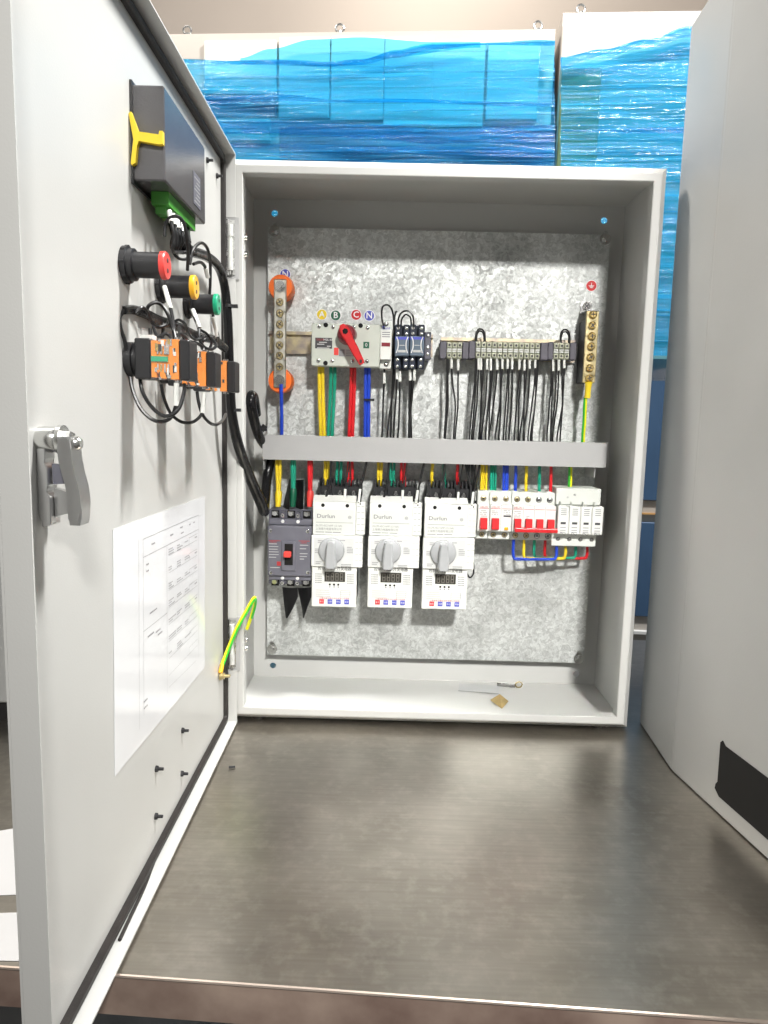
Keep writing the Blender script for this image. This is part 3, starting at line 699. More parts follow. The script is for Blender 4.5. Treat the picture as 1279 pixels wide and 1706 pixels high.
# bundles leaving the main switch
for us, m, cname, ph in (((531.5, 537.5), 'wyellow', 'yellow', 'A'), ((551, 557.5), 'wgreen', 'green', 'B'), ((585, 590.5), 'wred', 'red', 'C'), ((609, 614.5), 'wblue', 'blue', 'N')):
    for k, u in enumerate(us):
        dx = {'yellow': 3, 'green': -5, 'red': -4, 'blue': -1}[cname]
        wire([Q(u, 606, .124), Q(u, 630, .122), Q(u+dx*.3, 670, .122+.002*k), Q(u+dx*.7, 705, .124), Q(u+dx, 742, .126)], .0028, m,
             'thick %s wire going down from the main switch behind the cover strip' % cname, '%s wires under the main switch' % cname)
p = Q(612, 666, .122); mb = MB(); mb.cyl(p+Vector((0, 0, -.0015)), p+Vector((0, 0, .0015)), .0066, n=14); mb.box((p.x+.006, p.y-.003, p.z-.002), (p.x+.011, p.y+.001, p.z+.002))
tag(mb.done('cable_tie', 'black'), 'black cable tie round the blue wires', 'cable tie')
wire([Q(468, 640, .114), Q(468.5, 660, .116), Q(469, 690, .122), Q(469, 745, .126)], .0028, 'wblue', 'single blue wire going down from the neutral busbar', None)
# control wires from fuse holder and relays
G = 'black control wires under fuse holder and relays'; Lb = 'thin black control wire going down from fuse holder and relays'
for u0, v0, u1, ys, ym in ((640, 615, 638, .118, .125), (658, 606, 646, .12, .123), (661, 608, 656, .12, .126), (666, 612, 665, .12, .122), (655, 606, 651, .122, .128), (683, 610, 681, .118, .123), (686, 610, 684, .118, .126), (690, 610, 682, .118, .121)):
    wire([Q(u0, v0-6, ys), Q(u0, v0+12, ys), Q((u0*2+u1)/3+random.uniform(-2, 2), 660, ym), Q(u1+random.uniform(-1, 1), 705, ym), Q(u1+random.uniform(-4, 4), 742, ym+.004)], .0015, 'wblack', Lb, G,
         [(Q(u0, v0+6, ys), Q(u0+.3, v0+24, ys), .0023)] if u0 not in (655, 658, 686) else None)
for pts in ([Q(640, 548, .108), Q(636, 530, .098), Q(637, 512, .095), Q(646, 508, .098), Q(654, 520, .108), Q(656, 545, .115), Q(655, 590, .124), Q(655, 618, .124)],
            [Q(663, 545, .105), Q(664, 530, .1), Q(670, 520, .1), Q(681, 518, .1), Q(688, 528, .1), Q(689, 545, .105)],
            [Q(668, 545, .112), Q(669, 532, .118), Q(676, 524, .12), Q(684, 530, .118), Q(685, 545, .112)]):
    wire(pts, .0014, 'wblack', 'thin black jumper wire looping above the fuse holder and relays', 'black jumper loops on the relays')
wire([Q(656, 548, .12), Q(657, 530, .12), Q(659, 520, .12), Q(661, 519, .122)], .0014, 'wblack', 'short stub of black wire between fuse holder and relays', None)
# wires under the terminal blocks
def T2(x, y): return 700+x/3.997, 440+y/3.997
Y2 = .128
def tw(x0, x1, wob, label, g, sl=True, r=.0013):
    u0, v0 = T2(x0, 605); u1, v1 = T2(x1, 1180); um = u0*.55+u1*.45+wob*1.4+random.uniform(-1.2, 1.2)
    slv = None
    if sl: slv = [(Q(u0, v0+4, Y2), Q(u0-.1, v0+24+random.uniform(-2, 3), Y2), .0020)]
    wire([Q(u0, v0-2, Y2), Q(u0, v0+20, Y2), Q(u0*.85+u1*.15+wob*.5, v0+50, Y2-.002), Q(um, v0+85, Y2), Q(u1+random.uniform(-1.5, 1.5), v1-10, Y2+random.uniform(-.002, .004)), Q(u1, v1+14, Y2+.004)], r, 'wblack', label, g, slv)
for x0, x1, wob, sl in ((178, 158, 0, 0), (186, 172, 0, 0), (208, 222, 3, 1), (252, 232, 1, 1)): tw(x0, x1, wob, 'thin black wire hanging under the terminal block close to the relays', 'wires under the first short terminal block', sl)
for x0, x1, wob, sl in ((366, 326, 0, 0), (374, 342, 0, 0), (388, 350, 0, 1), (404, 384, 2, 1), (418, 400, -1, 0), (445, 412, 1, 1), (470, 440, 0, 1), (482, 452, -1, 0), (512, 455, 0, 1), (546, 500, 0, 1), (535, 518, 1, 0), (582, 558, 0, 1), (592, 572, 0, 0), (612, 590, 1, 1), (660, 625, -1, 1), (668, 648, 0, 0), (694, 664, 1, 1), (706, 690, -1, 0), (728, 690, 1, 1), (766, 722, 0, 1), (774, 740, 1, 0), (782, 748, -1, 0)):
    tw(x0, x1, wob, 'thin black wire hanging under the long terminal block', 'wires under the long terminal block', sl)
for x0, x1, wob, sl in ((874, 846, 0, 0), (884, 868, -1, 1), (906, 874, 1, 0), (922, 885, 1, 1), (944, 912, 2, 0), (958, 932, 0, 1)):
    tw(x0, x1, wob, 'thin black wire hanging under the terminal block close to the earth bar', 'wires under the last short terminal block', sl)
for xa, xb, yt, lab in ((370, 430, 428, 'black bridge wire looping above the long terminal block'), (934, 994, 432, 'black bridge wire looping above the terminal block close to the earth bar')):
    for k in range(2):
        x_a = xa+k*5; x_b = xb-k*6; q = [T2(x_a, 535), T2(x_a, 470+k*12), T2((x_a*2+x_b)/3-4, yt+8+k*14), T2((x_a+x_b*2)/3+4, yt+8+k*14), T2(x_b, 470+k*12), T2(x_b, 535)]
        wire([Q(u, v, YT+.006+k*.012) for u, v in q], .0013, 'wblack' if k == 0 or xa == 370 else 'wblack', lab, lab.replace('black bridge wire', 'bridge wires').replace(' looping', ''))
# earth wire
o = wire([Q(978.5, 655, .119), Q(975, 668, .121), Q(973.5, 700, .125), Q(971.5, 725, .127), Q(970.5, 760, .13)], .0031, 'egreen', 'green and yellow earth wire going down from the brass earth bar', None)
mb = MB(); mb.tube([Q(976.2, 664, .1185), Q(975, 700, .1225), Q(973, 725, .1245), Q(972, 760, .1275)], .0016, 8, 5); mb.done('yellow_stripe', 'lime', o)
mb = MB(); a_, b_ = Q(980.5, 636, .1165), Q(978.2, 663, .119); mb.tube([a_, a_*.65+b_*.35, a_*.35+b_*.65, b_], .004, 12, 3, [.0062, .0048, .0044, .0048]); mb.done('lug_sleeve', 'clampyellow', o)
# wires below the cover strip to the moulded case breaker
def T3(x, y): return 420+x/4.263, 720+y/4.263
for xs, m, lm, cn, ly in (((175, 198), 'wyellow', 'clampyellow', 'yellow', 415), ((283, 300), 'wgreen', 'dgreen', 'green', 400), ((403, 420), 'wred', 'capred', 'red', 415)):
    xc = sum(xs)/2
    for k, x in enumerate(xs):
        q = [T3(x, 150), T3(x, 250), T3(x*.7+xc*.3, 350), T3(xc-3+6*k, ly+40)]
        o = wire([Q(*q[0], .122), Q(*q[1], .121), Q(*q[2], .119), Q(*q[3], .117)], .0027, m, 'thick %s wire with lug on the slate moulded case breaker' % cn, '%s wires on the moulded case breaker' % cn)
        if k == 0:
            a_, b_ = Q(*T3(xc+2, ly), .117), Q(*T3(xc-4, 530), .114); mb = MB(); mb.tube([a_, a_*.75+b_*.25, a_*.4+b_*.6, b_], .005, 12, 3, [.0048, .0058, .0052, .0042]); mb.done('lug_sleeve', lm, o)

# ------------------------------------------------------------------ moulded case breaker
yf = .095
x0, x1 = P(445, 920, yf).x, P(519.5, 920, yf).x
za, zb_, zc_, zd = P(482, 849, yf+.012).z, P(482, 876, yf).z, P(482, 960, yf).z, P(482, 979, yf+.012).z
xc = (x0+x1)/2
t = thing('moulded_case_breaker', 'slate grey moulded case breaker with a red toggle', 'circuit breaker', (xc, YP, zd))
mb = MB(); mb.box((x0, yf+.014, zc_-.0165), (x1, YP-.0005, zb_+.024), .001); mb.done('base', 'slate2', t)
mb = MB(); mb.box((x0+.0005, yf, zc_), (x1-.0005, yf+.0139, zb_), .002, 2); cov = mb.done('cover', 'slate', t)
mb = MB(); mb.box((x0+.001, yf+.006, zb_+.0003), (x1-.001, yf+.0138, zb_+.010), .001); mb.done('shoulder', 'slate', t)
mb = MB(); mb.box((x0+.001, yf+.006, zc_-.008), (x1-.001, yf+.0138, zc_-.0003), .001); mb.done('shoulder', 'slate', t)
for px_, top in ((165, 1), (277, 1), (388, 1), (165, 0), (277, 0), (388, 0)):
    x = P(*T3(px_, 600), yf+.014).x
    z = zb_+.017 if top else zc_-.0125
    mb = MB(); mb.box((x-.0062, yf+.0135, z-.0065), (x+.0062, yf+.0139, z+.0055)); bay = mb.done('terminal_bay', 'hole', t)
    mb = MB(); mb.box((x-.0050, yf+.0085, z-.002), (x+.0050, yf+.0130, z+.0045), .001); mb.cyl((x, yf+.0084, z+.001), (x, yf+.006, z+.001), .0038, n=6); mb.done('clamp', 'steel', bay)
for px_ in (217, 325):
    x = P(*T3(px_, 620), yf+.006).x
    mb = MB(); mb.box((x-.0042, yf+.004, zb_+.0102), (x+.0042, yf+.0136, zb_+.0215), .001); mb.box((x-.0042, yf+.004, zc_-.0158), (x+.0042, yf+.0136, zc_-.0082), .001); mb.done('pillar', 'slate2', t)
    for z in (zb_+.0158, zc_-.0120): screw2(x, yf+.0039, z, .0030, 'steel', t, dep=.0015)
    for z in (zb_+.0060, zc_-.0045): screw(x, yf+.0059, z, .0028, 'inkwhite', t, dep=.0012, slotc=False)
for px_, py_ in ((129, 700), (393, 705), (131, 997), (395, 997)):
    p = P(*T3(px_, py_), yf); screw2(p.x, yf-.0001, p.z, .0028, 'steel', cov, dep=.0008)
pa, pb = P(*T3(208, 770), yf), P(*T3(312, 985), yf)
mb = MB(); mb.box((pa.x, yf-.003, pb.z), (pb.x, yf-.0001, pa.z), .0012); esc = mb.done('toggle_frame', 'slate', cov)
pa, pb = P(*T3(232, 790), yf), P(*T3(290, 942), yf)
mb = MB(); mb.box((pa.x, yf-.0036, pb.z), (pb.x, yf-.0031, pa.z)); mb.done('toggle_slot', 'hole', esc)
pt_ = P(*T3(250, 868), yf-.010); mb = MB(); mb.box((pt_.x-.0058, yf-.014, pt_.z-.0045), (pt_.x+.0055, yf-.0037, pt_.z+.0045), .0015, 2); mb.done('toggle', 'capred', esc)
mb = MB(); random.seed(3)
for r_ in range(6):
    a_, b_ = T3(118, 790+r_*19), T3(118+random.uniform(50, 82), 796+r_*19); q, q2 = P(*a_, yf), P(*b_, yf); mb.box((q.x, yf-.0004, q2.z), (q2.x, yf-.0001, q.z))
for yy, w1 in ((800, 60), (825, 45), (860, 55), (880, 50), (898, 30)):
    q, q2 = P(*T3(338, yy), yf), P(*T3(338+w1, yy+6), yf); mb.box((q.x, yf-.0004, q2.z), (q2.x, yf-.0001, q.z))
q, q2 = P(*T3(128, 958), yf), P(*T3(195, 964), yf); mb.box((q.x, yf-.0004, q2.z), (q2.x, yf-.0001, q.z))
mb.done('printed_lines', 'facegrey', cov)
mb = MB()
for (ax, ay, bx, by) in ((118, 768, 200, 774), (330, 770, 408, 776), (175, 918, 203, 948)):
    q, q2 = P(*T3(ax, ay), yf), P(*T3(bx, by), yf); mb.box((q.x, yf-.0004, q2.z), (q2.x, yf-.0001, q.z))
mb.done('printed_mark', 'inkred', cov)
text('printed_text', 'DELIXI', .0036, 'inkred', (P(*T3(150, 782), yf).x, yf-.0004, P(*T3(150, 781), yf).z), cov)
text('printed_text', 'CDM3', .0036, 'inkred', (P(*T3(365, 787), yf).x, yf-.0004, P(*T3(365, 786), yf).z), cov)
# phase barriers: black flexible sheets
def barrier(rows, label):
    mb = MB(); g_ = []
    for a_, b_ in rows:
        g_.append([mb.bm.verts.new(Vector(a_).lerp(Vector(b_), k/4)+Vector((0, -.003*math.sin(k/4*math.pi), 0))) for k in range(5)])
    for r0, r1 in zip(g_, g_[1:]):
        for k in range(4): mb.bm.faces.new((r0[k], r0[k+1], r1[k+1], r1[k]))
    r = bmesh.ops.solidify(mb.bm, geom=mb.bm.faces[:], thickness=.0006)
    o = tag(mb.done('phase_barrier', 'black', smooth=True), label, 'barrier')
barrier([(Q(*T3(262, 335), .145), Q(*T3(272, 332), .120)), (Q(*T3(240, 430), .140), Q(*T3(268, 430), .110)), (Q(*T3(212, 555), .140), Q(*T3(262, 555), .106))], 'black phase barrier sheet between the yellow and green lugs of the slate breaker')
barrier([(Q(*T3(302, 340), .140), Q(*T3(368, 335), .112)), (Q(*T3(306, 430), .138), Q(*T3(366, 430), .109)), (Q(*T3(310, 550), .138), Q(*T3(362, 545), .106))], 'black phase barrier sheet between the green and red lugs of the slate breaker')
barrier([(Q(*T3(213, 1100), .120), Q(*T3(322, 1105), .100)), (Q(*T3(222, 1190), .120), Q(*T3(325, 1170), .100)), (Q(*T3(232, 1270), .118), Q(*T3(290, 1250), .102)), (Q(*T3(238, 1318), .116), Q(*T3(252, 1318), .110))], 'broad black phase barrier sheet hanging below the slate breaker under its toggle')
barrier([(Q(*T3(322, 1105), .120), Q(*T3(424, 1100), .100)), (Q(*T3(340, 1190), .120), Q(*T3(422, 1165), .100)), (Q(*T3(354, 1260), .118), Q(*T3(395, 1235), .102)), (Q(*T3(360, 1318), .116), Q(*T3(368, 1318), .110))], 'pointed black phase barrier sheet hanging below the slate breaker beside the control switch')

# ------------------------------------------------------------------ control and protection switches
def cps_proto(label):
    X0 = .1127; Zt, Zm, Zl, Zb = .3288, .2702, .2206, .1549
    yt, ym, yl = .088, .0825, .087
    t = thing('control_protection_switch', label, 'control switch', (X0+.036, YP, Zb), 'white control and protection switches in a row')
    mb = MB(); mb.box((X0+.004, .110, Zb+.006), (X0+.070, YP-.0005, Zt+.004), .001); mb.done('base', 'black', t)
    # black terminal comb on top
    mb = MB(); mb.box((X0+.006, .112, Zt-.002), (X0+.074, YP-.0005, Zt+.016), .001)
    for k in range(12): xx = X0+.0065+k*.0058; mb.box((xx, .114, Zt+.0162), (xx+.0022, .150, Zt+.026))
    for k in range(4): xx = X0+.006+k*.0216; mb.box((xx, .106, Zt-.001), (xx+.0028, .1118, Zt+.022))
    tb_ = mb.done('terminal_comb', 'black', t)
    for k in range(3): screw2(X0+.0185+k*.0216, .1119, Zt+.006, .0040, 'steel', tb_, dep=.003)
    mb = MB(); mb.box((X0, yt, Zm), (X0+.0668, .1095, Zt-.0055), .0010)
    top = mb.done('upper_housing', 'white', t)
    mb = MB(); mb.prism([(X0, yt, Zt-.0054), (X0, .104, Zt+.002), (X0, .1095, Zt+.002), (X0, .1095, Zt-.0054)], (.0668, 0, 0)); mb.done('sloped_top', 'white', t)
    mb = MB(); mb.box((X0-.0012, ym, Zl), (X0+.0788, .1093, Zm-.0003), .0011); mid = mb.done('middle_housing', 'white', t)
    mb = MB(); mb.box((X0-.0006, yl, Zb), (X0+.0702, .1095, Zl-.0003), .0012); low = mb.done('lower_housing', 'white', t)
    mb = MB(); mb.box((X0+.0670, yt+.006, Zm+.0002), (X0+.0815, .1092, Zt-.006), .001); aux = mb.done('auxiliary_module', 'white', t)
    for k in range(5):
        mb = MB(); z = Zt-.014-k*.0095
        mb.box((X0+.0690, yt+.0056, z), (X0+.0735, yt+.0059, z+.0014)); mb.box((X0+.0752, yt+.0056, z), (X0+.0795, yt+.0059, z+.0014)); mb.done('contact_slot', 'facegrey', aux)
    for k in range(4):
        mb = MB(); z = Zm-.010-k*.0095; mb.box((X0+.0668, ym-.0004, z), (X0+.0720, ym-.0001, z+.0012)); mb.box((X0+.0735, ym-.0004, z), (X0+.0775, ym-.0001, z+.0012)); mb.done('contact_slot', 'facegrey', mid)
    for x in (.0155, .0535):
        mb = MB(); mb.cyl((X0+x, yt-.0004, Zt-.0118), (X0+x, yt-.0001, Zt-.0118), .0029, n=18); mb.done('screw_hole', 'hole', top)
    # upper label
    y_ = yt-.0003
    mb = MB(); mb.box((X0+.003, yt-.0003, Zm+.003), (X0+.064, yt-.00005, Zt-.0185)); lab = mb.done('label', 'cream', top)
    y_ = yt-.0006
    text('brand_text', 'Durlun', .0088, 'inkgrey', (X0+.0205, y_, Zt-.0290), lab, bold=.0001, sx=1.15)
    mb = MB(); mb.lathe((X0+.0575, y_+.0002, Zt-.0300), (0, -1, 0), [(0, .0030), (.0001, .0030)], 20); mb.done('approval_mark', 'facegrey', lab)
    text('printed_text', 'CC', .0036, 'inkgrey', (X0+.0575, y_-.0002, Zt-.0300), lab)
    mb = MB(); mb.box((X0+.005, y_, Zt-.0390), (X0+.0625, y_+.0002, Zt-.0384)); mb.done('printed_rule', 'inkgrey', lab)
    text('printed_text', 'DLCPS-45C/16MF (12-16A)', .0041, 'inkgrey', (X0+.0255, y_, Zt-.0438), lab, sx=.88)
    text('printed_text', '上海德力电器有限公司', .0043, 'inkgrey', (X0+.0250, y_, Zt-.0492), lab, sx=.95)
    mb = MB()
    for (c0, c1) in ((.005, .018), (.0195, .030), (.0315, .044)): mb.box((X0+c0, y_, Zt-.0545), (X0+c1, y_+.0002, Zt-.0535))
    mb.done('printed_lines', 'inkgrey', lab)
    # middle panel with knob
    mb = MB(); mb.box((X0+.003, ym-.0003, Zl+.0025), (X0+.0650, ym-.00005, Zm-.0035)); pan = mb.done('dial_plate', 'dial', mid)
    kx, kz = X0+.0305, Zl+.0268
    mb = MB(); mb.lathe((kx, ym-.0003, kz), (0, -1, 0), [(0, .0205), (.003, .0203), (.006, .0192), (.0068, .018)], 36); kn = mb.done('knob', 'knob', mid)
    mb = MB(); o_ = [(-.0060, .0150), (-.0075, .004), (-.0085, -.014), (-.0088, -.0235), (-.0070, -.0270), (.0070, -.0270), (.0088, -.0235), (.0085, -.014), (.0075, .004), (.0060, .0150), (.003, .0172), (-.003, .0172)]
    A0 = [mb.bm.verts.new((kx+a_, ym-.0070, kz+b_)) for a_, b_ in o_]; A1 = [mb.bm.verts.new((kx+a_*.93, ym-.0195, kz+b_*.97)) for a_, b_ in o_]; A2 = [mb.bm.verts.new((kx+a_*.70, ym-.0215, kz+b_*.93)) for a_, b_ in o_]
    mb.bm.faces.new(A0); mb.bm.faces.new(A2)
    for U, V in ((A0, A1), (A1, A2)):
        for i in range(len(U)): mb.bm.faces.new((U[i], U[(i+1) % len(U)], V[(i+1) % len(U)], V[i]))
    mb.done('knob_grip', 'knob', kn)
    mb = MB(); random.seed(5)
    y_ = ym-.0006
    for (x_, z_, w_, n_) in ((.009, Zm-.0075, .007, 2), (.0045, Zm-.021, .007, 3), (.006, Zl+.0085, .008, 2), (.0545, Zm-.017, .0085, 4), (.046, Zl+.0050, .017, 2), (.044, Zm-.0065, .008, 1)):
        for k in range(n_):
            xx = X0+x_; e_ = X0+x_+w_*random.uniform(.8, 1)
            while xx < e_: mb.box((xx, y_, z_-k*.0028-.0013), (xx+.0013, y_+.0002, z_-k*.0028)); xx += .0019
    mb.done('printed_text', 'inkgrey', pan)
    # lower panel
    y_ = yl-.0003
    text('printed_text', '控制与保护开关电器', .0060, 'ink', (X0+.0355, y_, Zl-.0040), low, sx=.98, bold=.00004)
    mb = MB(); mb.box((X0+.0195, yl-.0010, Zl-.0245), (X0+.0520, yl-.0001, Zl-.0085), .0004); dsp = mb.done('display', 'display', low)
    mb = MB()
    for d_ in range(4):
        xx = X0+.0222+d_*.0073; zz = Zl-.0225; y2 = yl-.0013
        for (ax, az, bx, bz) in ((0, 0, .0048, .0009), (0, .0056, .0048, .0065), (0, .0112, .0048, .0121), (0, .001, .0009, .0054), (.0039, .001, .0048, .0054), (0, .0067, .0009, .0110), (.0039, .0067, .0048, .0110)):
            mb.box((xx+ax, y2, zz+az), (xx+bx, y2+.0002, zz+bz))
    mb.done('digit_segments', 'seg', dsp)
    for k in range(3):
        mb = MB(); mb.cyl((X0+.0280+k*.0067, yl-.0004, Zl-.0292), (X0+.0280+k*.0067, yl-.0001, Zl-.0292), .0017, n=14); mb.done('indicator_hole', 'hole', low)
    mb = MB()
    for sx_ in (.0050, .0555):
        for k in range(5):
            xx = X0+sx_
            for j in range(5): mb.box((xx+j*.0021, y_, Zl-.0135-k*.0034), (xx+j*.0021+.0014, y_+.0002, Zl-.0120-k*.0034))
    for k in range(3): mb.box((X0+.0270+k*.0067, y_, Zl-.0338), (X0+.0292+k*.0067, y_+.0002, Zl-.0322))
    for k in range(4): mb.box((X0+.006, y_, Zb+.0170+k*.0033), (X0+.030-k*.001, y_+.0002, Zb+.0174+k*.0033)); mb.box((X0+.045, y_, Zb+.0170+k*.0033), (X0+.060, y_+.0002, Zb+.0174+k*.0033))
    mb.box((X0+.045, y_, Zb+.0170), (X0+.0454, y_+.0002, Zb+.0270)); mb.box((X0+.0600, y_, Zb+.0170), (X0+.0606, y_+.0002, Zb+.0270))
    mb.done('printed_lines', 'inkgrey', low)
    text('printed_text', '上海电器设备检测所有限公司监制', .0032, 'inkred', (X0+.0355, y_, Zb+.0140), low, sx=1.0)
    for k, (m_, tx) in enumerate((('btnred', '复位'), ('btnblue', '设置'), ('btnblue', '移位'), ('btnblue', '数据'))):
        xx = X0+.0155+k*.0132; mb = MB(); mb.box((xx-.0038, yl-.0009, Zb+.0052), (xx+.0038, yl-.0001, Zb+.0126), .0004); bt = mb.done('button', m_, low)
        text('printed_text', tx, .0030, 'inkwhite', (xx, yl-.0012, Zb+.0089), bt)
    return t
cps1 = cps_proto('white control and protection switch with grey knob next to the slate breaker')
def shade_free(): pass
cps2 = copy_tree(cps1, None, (.0884, 0, .0010)); cps2['label'] = 'white control and protection switch standing between its two twins'
cps3 = copy_tree(cps1, None, (.1742, 0, .0008)); cps3['label'] = 'white control and protection switch next to the small circuit breakers'

# supply wires into the control switches
for i, (us, nm) in enumerate((((541, 546, 561.5, 568, 580, 586), 'beside the slate breaker'), ((629.5, 635, 650, 656, 668, 674), 'in the middle'), ((720, 721, 739, 740, 762, 764), 'beside the small breakers'))):
    for k, u in enumerate(us):
        if i == 2 and k % 2: continue
        m, cn = (('wyellow', 'yellow'), ('wgreen', 'green'), ('wred', 'red'))[k//2]
        vb = 813 if i < 2 else 818
        wire([Q(u, 752+i*3, .130), Q(u+.5, 775, .130), Q(u+random.uniform(-1, 1), 793, .129), Q(u+1.5-(k % 2), vb, .127), Q(u+1.5-(k % 2), vb+6, .127)], .0024 if i < 2 else .0026, m,
             '%s wire entering the white control switch %s' % (cn, nm), '%s wires into the control switch %s' % (cn, nm))
GB = 'thin black wires into the white control switches'; LBL = 'thin black control wire ending at the top of a white control switch'
for i, ox in enumerate((0, 95.8, 188.5)):
    oy = (0, 2, 5)[i]
    for (pts, slv) in (([(551, 765), (549, 800), (544, 822), (540, 832)], None), ([(553, 765), (550, 805), (546, 822), (542, 832)], None),
                       ([(583, 765), (578, 795), (575, 815), (574, 833)], (1.2, 12)), ([(612, 765), (606, 795), (600, 815), (597, 838)], (2, 18)), ([(610, 768), (603, 800), (602, 818), (600, 841)], None)):
        ys = (.112, .108, .104, .098) if pts[0][0] < 600 else (.114, .108, .102, .094)
        P3 = [Q(u+ox, v+oy, y) for (u, v), y in zip(pts, ys)]
        sl = None
        if slv: sl = [(P3[2], P3[2].lerp(P3[3], .95), .0021)]
        wire(P3, .0011, 'wblack', LBL, GB, sl)
# black bundle beside the third control switch
for k in range(7):
    u = 776+k*2.6
    wire([Q(u+random.uniform(-2, 2), 770, .128), Q(u+random.uniform(-1, 3), 792, .126), Q(781+k*2+random.uniform(-1, 1), 812, .120), Q(785+k*1.6, 838, .116), Q(788+k*.8, 846, .118)], .0014, 'wblack',
         'thin black wire in the bundle between third control switch and small breakers', 'black wire bundle beside the small breakers', [(Q(784+k*1.9, 818, .118), Q(786+k*1.5, 834, .115), .0019)] if k in (4, 6) else None)
wire([Q(776, 952, .110), Q(782, 962, .108), Q(788, 957, .112), Q(789, 945, .118), Q(788, 930, .125)], .0013, 'wblack', 'thin black wire loop beside the third white control switch', None)

# ------------------------------------------------------------------ miniature breakers and surge protector
def T4(x, y): return 690+x/3.876, 740+y/3.876
YN, YS = .090, .103
zt, zn1, zn0, zb = P(*T4(650, 310), YS).z, P(*T4(650, 395), YN).z, P(*T4(650, 568), YN).z, P(*T4(650, 618), YS).z
zt = zn1+.0205; zb = zn0-.0140
def mcb(xa, xb, n, label, kind):
    a, b = P(*T4(xa, 450), YN).x, P(*T4(xb, 450), YN).x
    t = thing('miniature_breaker', label, 'circuit breaker', ((a+b)/2, YP, zb)); wm = (b-a)/n
    mb = MB(); mb.box((a+.0002, YS, zb), (b-.0002, YP-.008, zt), .001); body = mb.done('body', 'cream', t)
    mb = MB(); mb.box((a+.0004, YN, zn0), (b-.0004, YS-.0001, zn1), .0012); nose = mb.done('nose', 'white', t)
    for k in range(n):
        xm = a+wm*(k+.5)
        if k: mb = MB(); mb.box((a+wm*k-.0002, YN-.0003, zn0), (a+wm*k+.0002, YN-.0001, zn1)); mb.done('joint_line', 'inkgrey', nose)
        for z in ((zt+zn1)/2-.002, (zb+zn0)/2):
            mb = MB(); mb.cyl((xm, YS-.0003, z), (xm, YS-.0001, z), .0046, n=18); h_ = mb.done('screw_well', 'inkgrey' if kind != 'four' else 'ink', body)
            screw2(xm, YS-.0004, z, .0038, 'brassdark' if k < 2 else 'zinc', h_, dep=.001)
        mb = MB(); mb.box((xm-.0075, YN-.0004, zn1-.0062), (xm+.0075, YN-.0001, zn1-.0055)); mb.done('red_rule', 'inkred', nose)
    return t, a, b, wm, nose
def toggle(x, parent, wd=.0105, zc=None):
    zc = zc or (zn0+zn1)/2-.008
    mb = MB(); mb.prism([(x-wd/2, YN-.0001, zc+.0085), (x-wd/2, YN-.0001, zc-.0085), (x-wd/2, YN-.0075, zc-.0090), (x-wd/2, YN-.0090, zc-.007), (x-wd/2, YN-.0072, zc+.0085)], (wd, 0, 0)); return mb.done('toggle', 'togglered', parent)
def tiny(nose, x0_, x1_, z0_, rows):
    mb = MB()
    for k in range(rows):
        xx = x0_
        while xx < x1_-.001: 
            if random.random() < .8: mb.box((xx, YN-.0004, z0_-k*.0028-.0012), (xx+.0011, YN-.0001, z0_-k*.0028))
            xx += .0017
    mb.done('printed_lines', 'inkgrey', nose)
t, a, b, wm, nose = mcb(410, 487, 1, 'narrow single pole circuit breaker with a red toggle', 'one')
toggle((a+b)/2, nose); text('printed_text', 'DELIXI', .0040, 'inkred', ((a+b)/2, YN-.0004, zn1-.0038), nose); tiny(nose, a+.003, b-.004, zn1-.009, 4)
t, a, b, wm, nose = mcb(488, 632, 2, 'residual current breaker with one red toggle and a yellow test button', 'two')
toggle(a+wm*.5, nose); text('printed_text', 'DELIXI', .0044, 'inkred', (a+wm*.5, YN-.0004, zn1-.0035), nose); tiny(nose, a+.003, a+wm-.004, zn1-.009, 3); tiny(nose, a+wm+.004, b-.003, zn1-.008, 3)
mb = MB(); mb.box((a+wm+.004, YN-.0004, zn1-.0185), (b-.002, YN-.0001, zn1-.0160)); mb.done('printed_bar', 'ink', nose)
mb = MB(); mb.box((a+wm+.006, YN-.0025, zn0+.003), (a+wm+.012, YN-.0001, zn0+.0075), .0006); mb.done('test_button', 'capyellow', nose)
t, a, b, wm, nose = mcb(633, 917, 4, 'four pole circuit breaker with its red toggles tied by a red bar', 'four')
for k in range(4): toggle(a+wm*(k+.5), nose, .0098)
mb = MB(); mb.box((a+.003, YN-.0125, (zn0+zn1)/2-.0195), (b+.001, YN-.005, (zn0+zn1)/2-.0125), .0015, 2); mb.done('tie_bar', 'red', nose)
text('printed_text', 'DELIXI', .0044, 'inkred', (a+wm*.5, YN-.0004, zn1-.0035), nose); tiny(nose, a+.003, a+wm-.003, zn1-.009, 4); tiny(nose, a+wm+.005, a+wm*2-.006, zn1-.016, 2)
# surge protector
a, b = P(*T4(926, 480), .088).x, P(*T4(1222, 480), .088).x; wm = (b-a)/4
z1_, z0_ = P(*T4(1070, 402), .088).z, P(*T4(1070, 585), .088).z
t = thing('surge_protector', 'white four module surge protector at the end of the breaker row', 'surge protector', ((a+b)/2, YP, z0_-.018))
mb = MB(); mb.box((a-.0015, .100, z1_+.0005), (b-.0025, YP-.008, z1_+.0265), .0012); bs_ = mb.done('upper_base', 'cream', t)
mb = MB(); mb.box((a-.004, .104, z0_-.0215), (b-.005, YP-.008, z0_-.0005), .0012); lb_ = mb.done('lower_base', 'cream', t)
mb = MB(); mb.box((a-.001, .1115, z0_), (b-.002, YP-.008, z1_)); mb.done('back_base', 'cream', t)
text('printed_text', '41', .0046, 'ink', ((a+b)/2-.008, .0997, z1_+.0165), bs_, bold=.0001)
mb = MB(); mb.cyl(((a+b)/2-.019, .0996, z1_+.0125), ((a+b)/2-.019, .0999, z1_+.0125), .0016, n=12); mb.done('indicator', 'facegrey', bs_)
fm = None
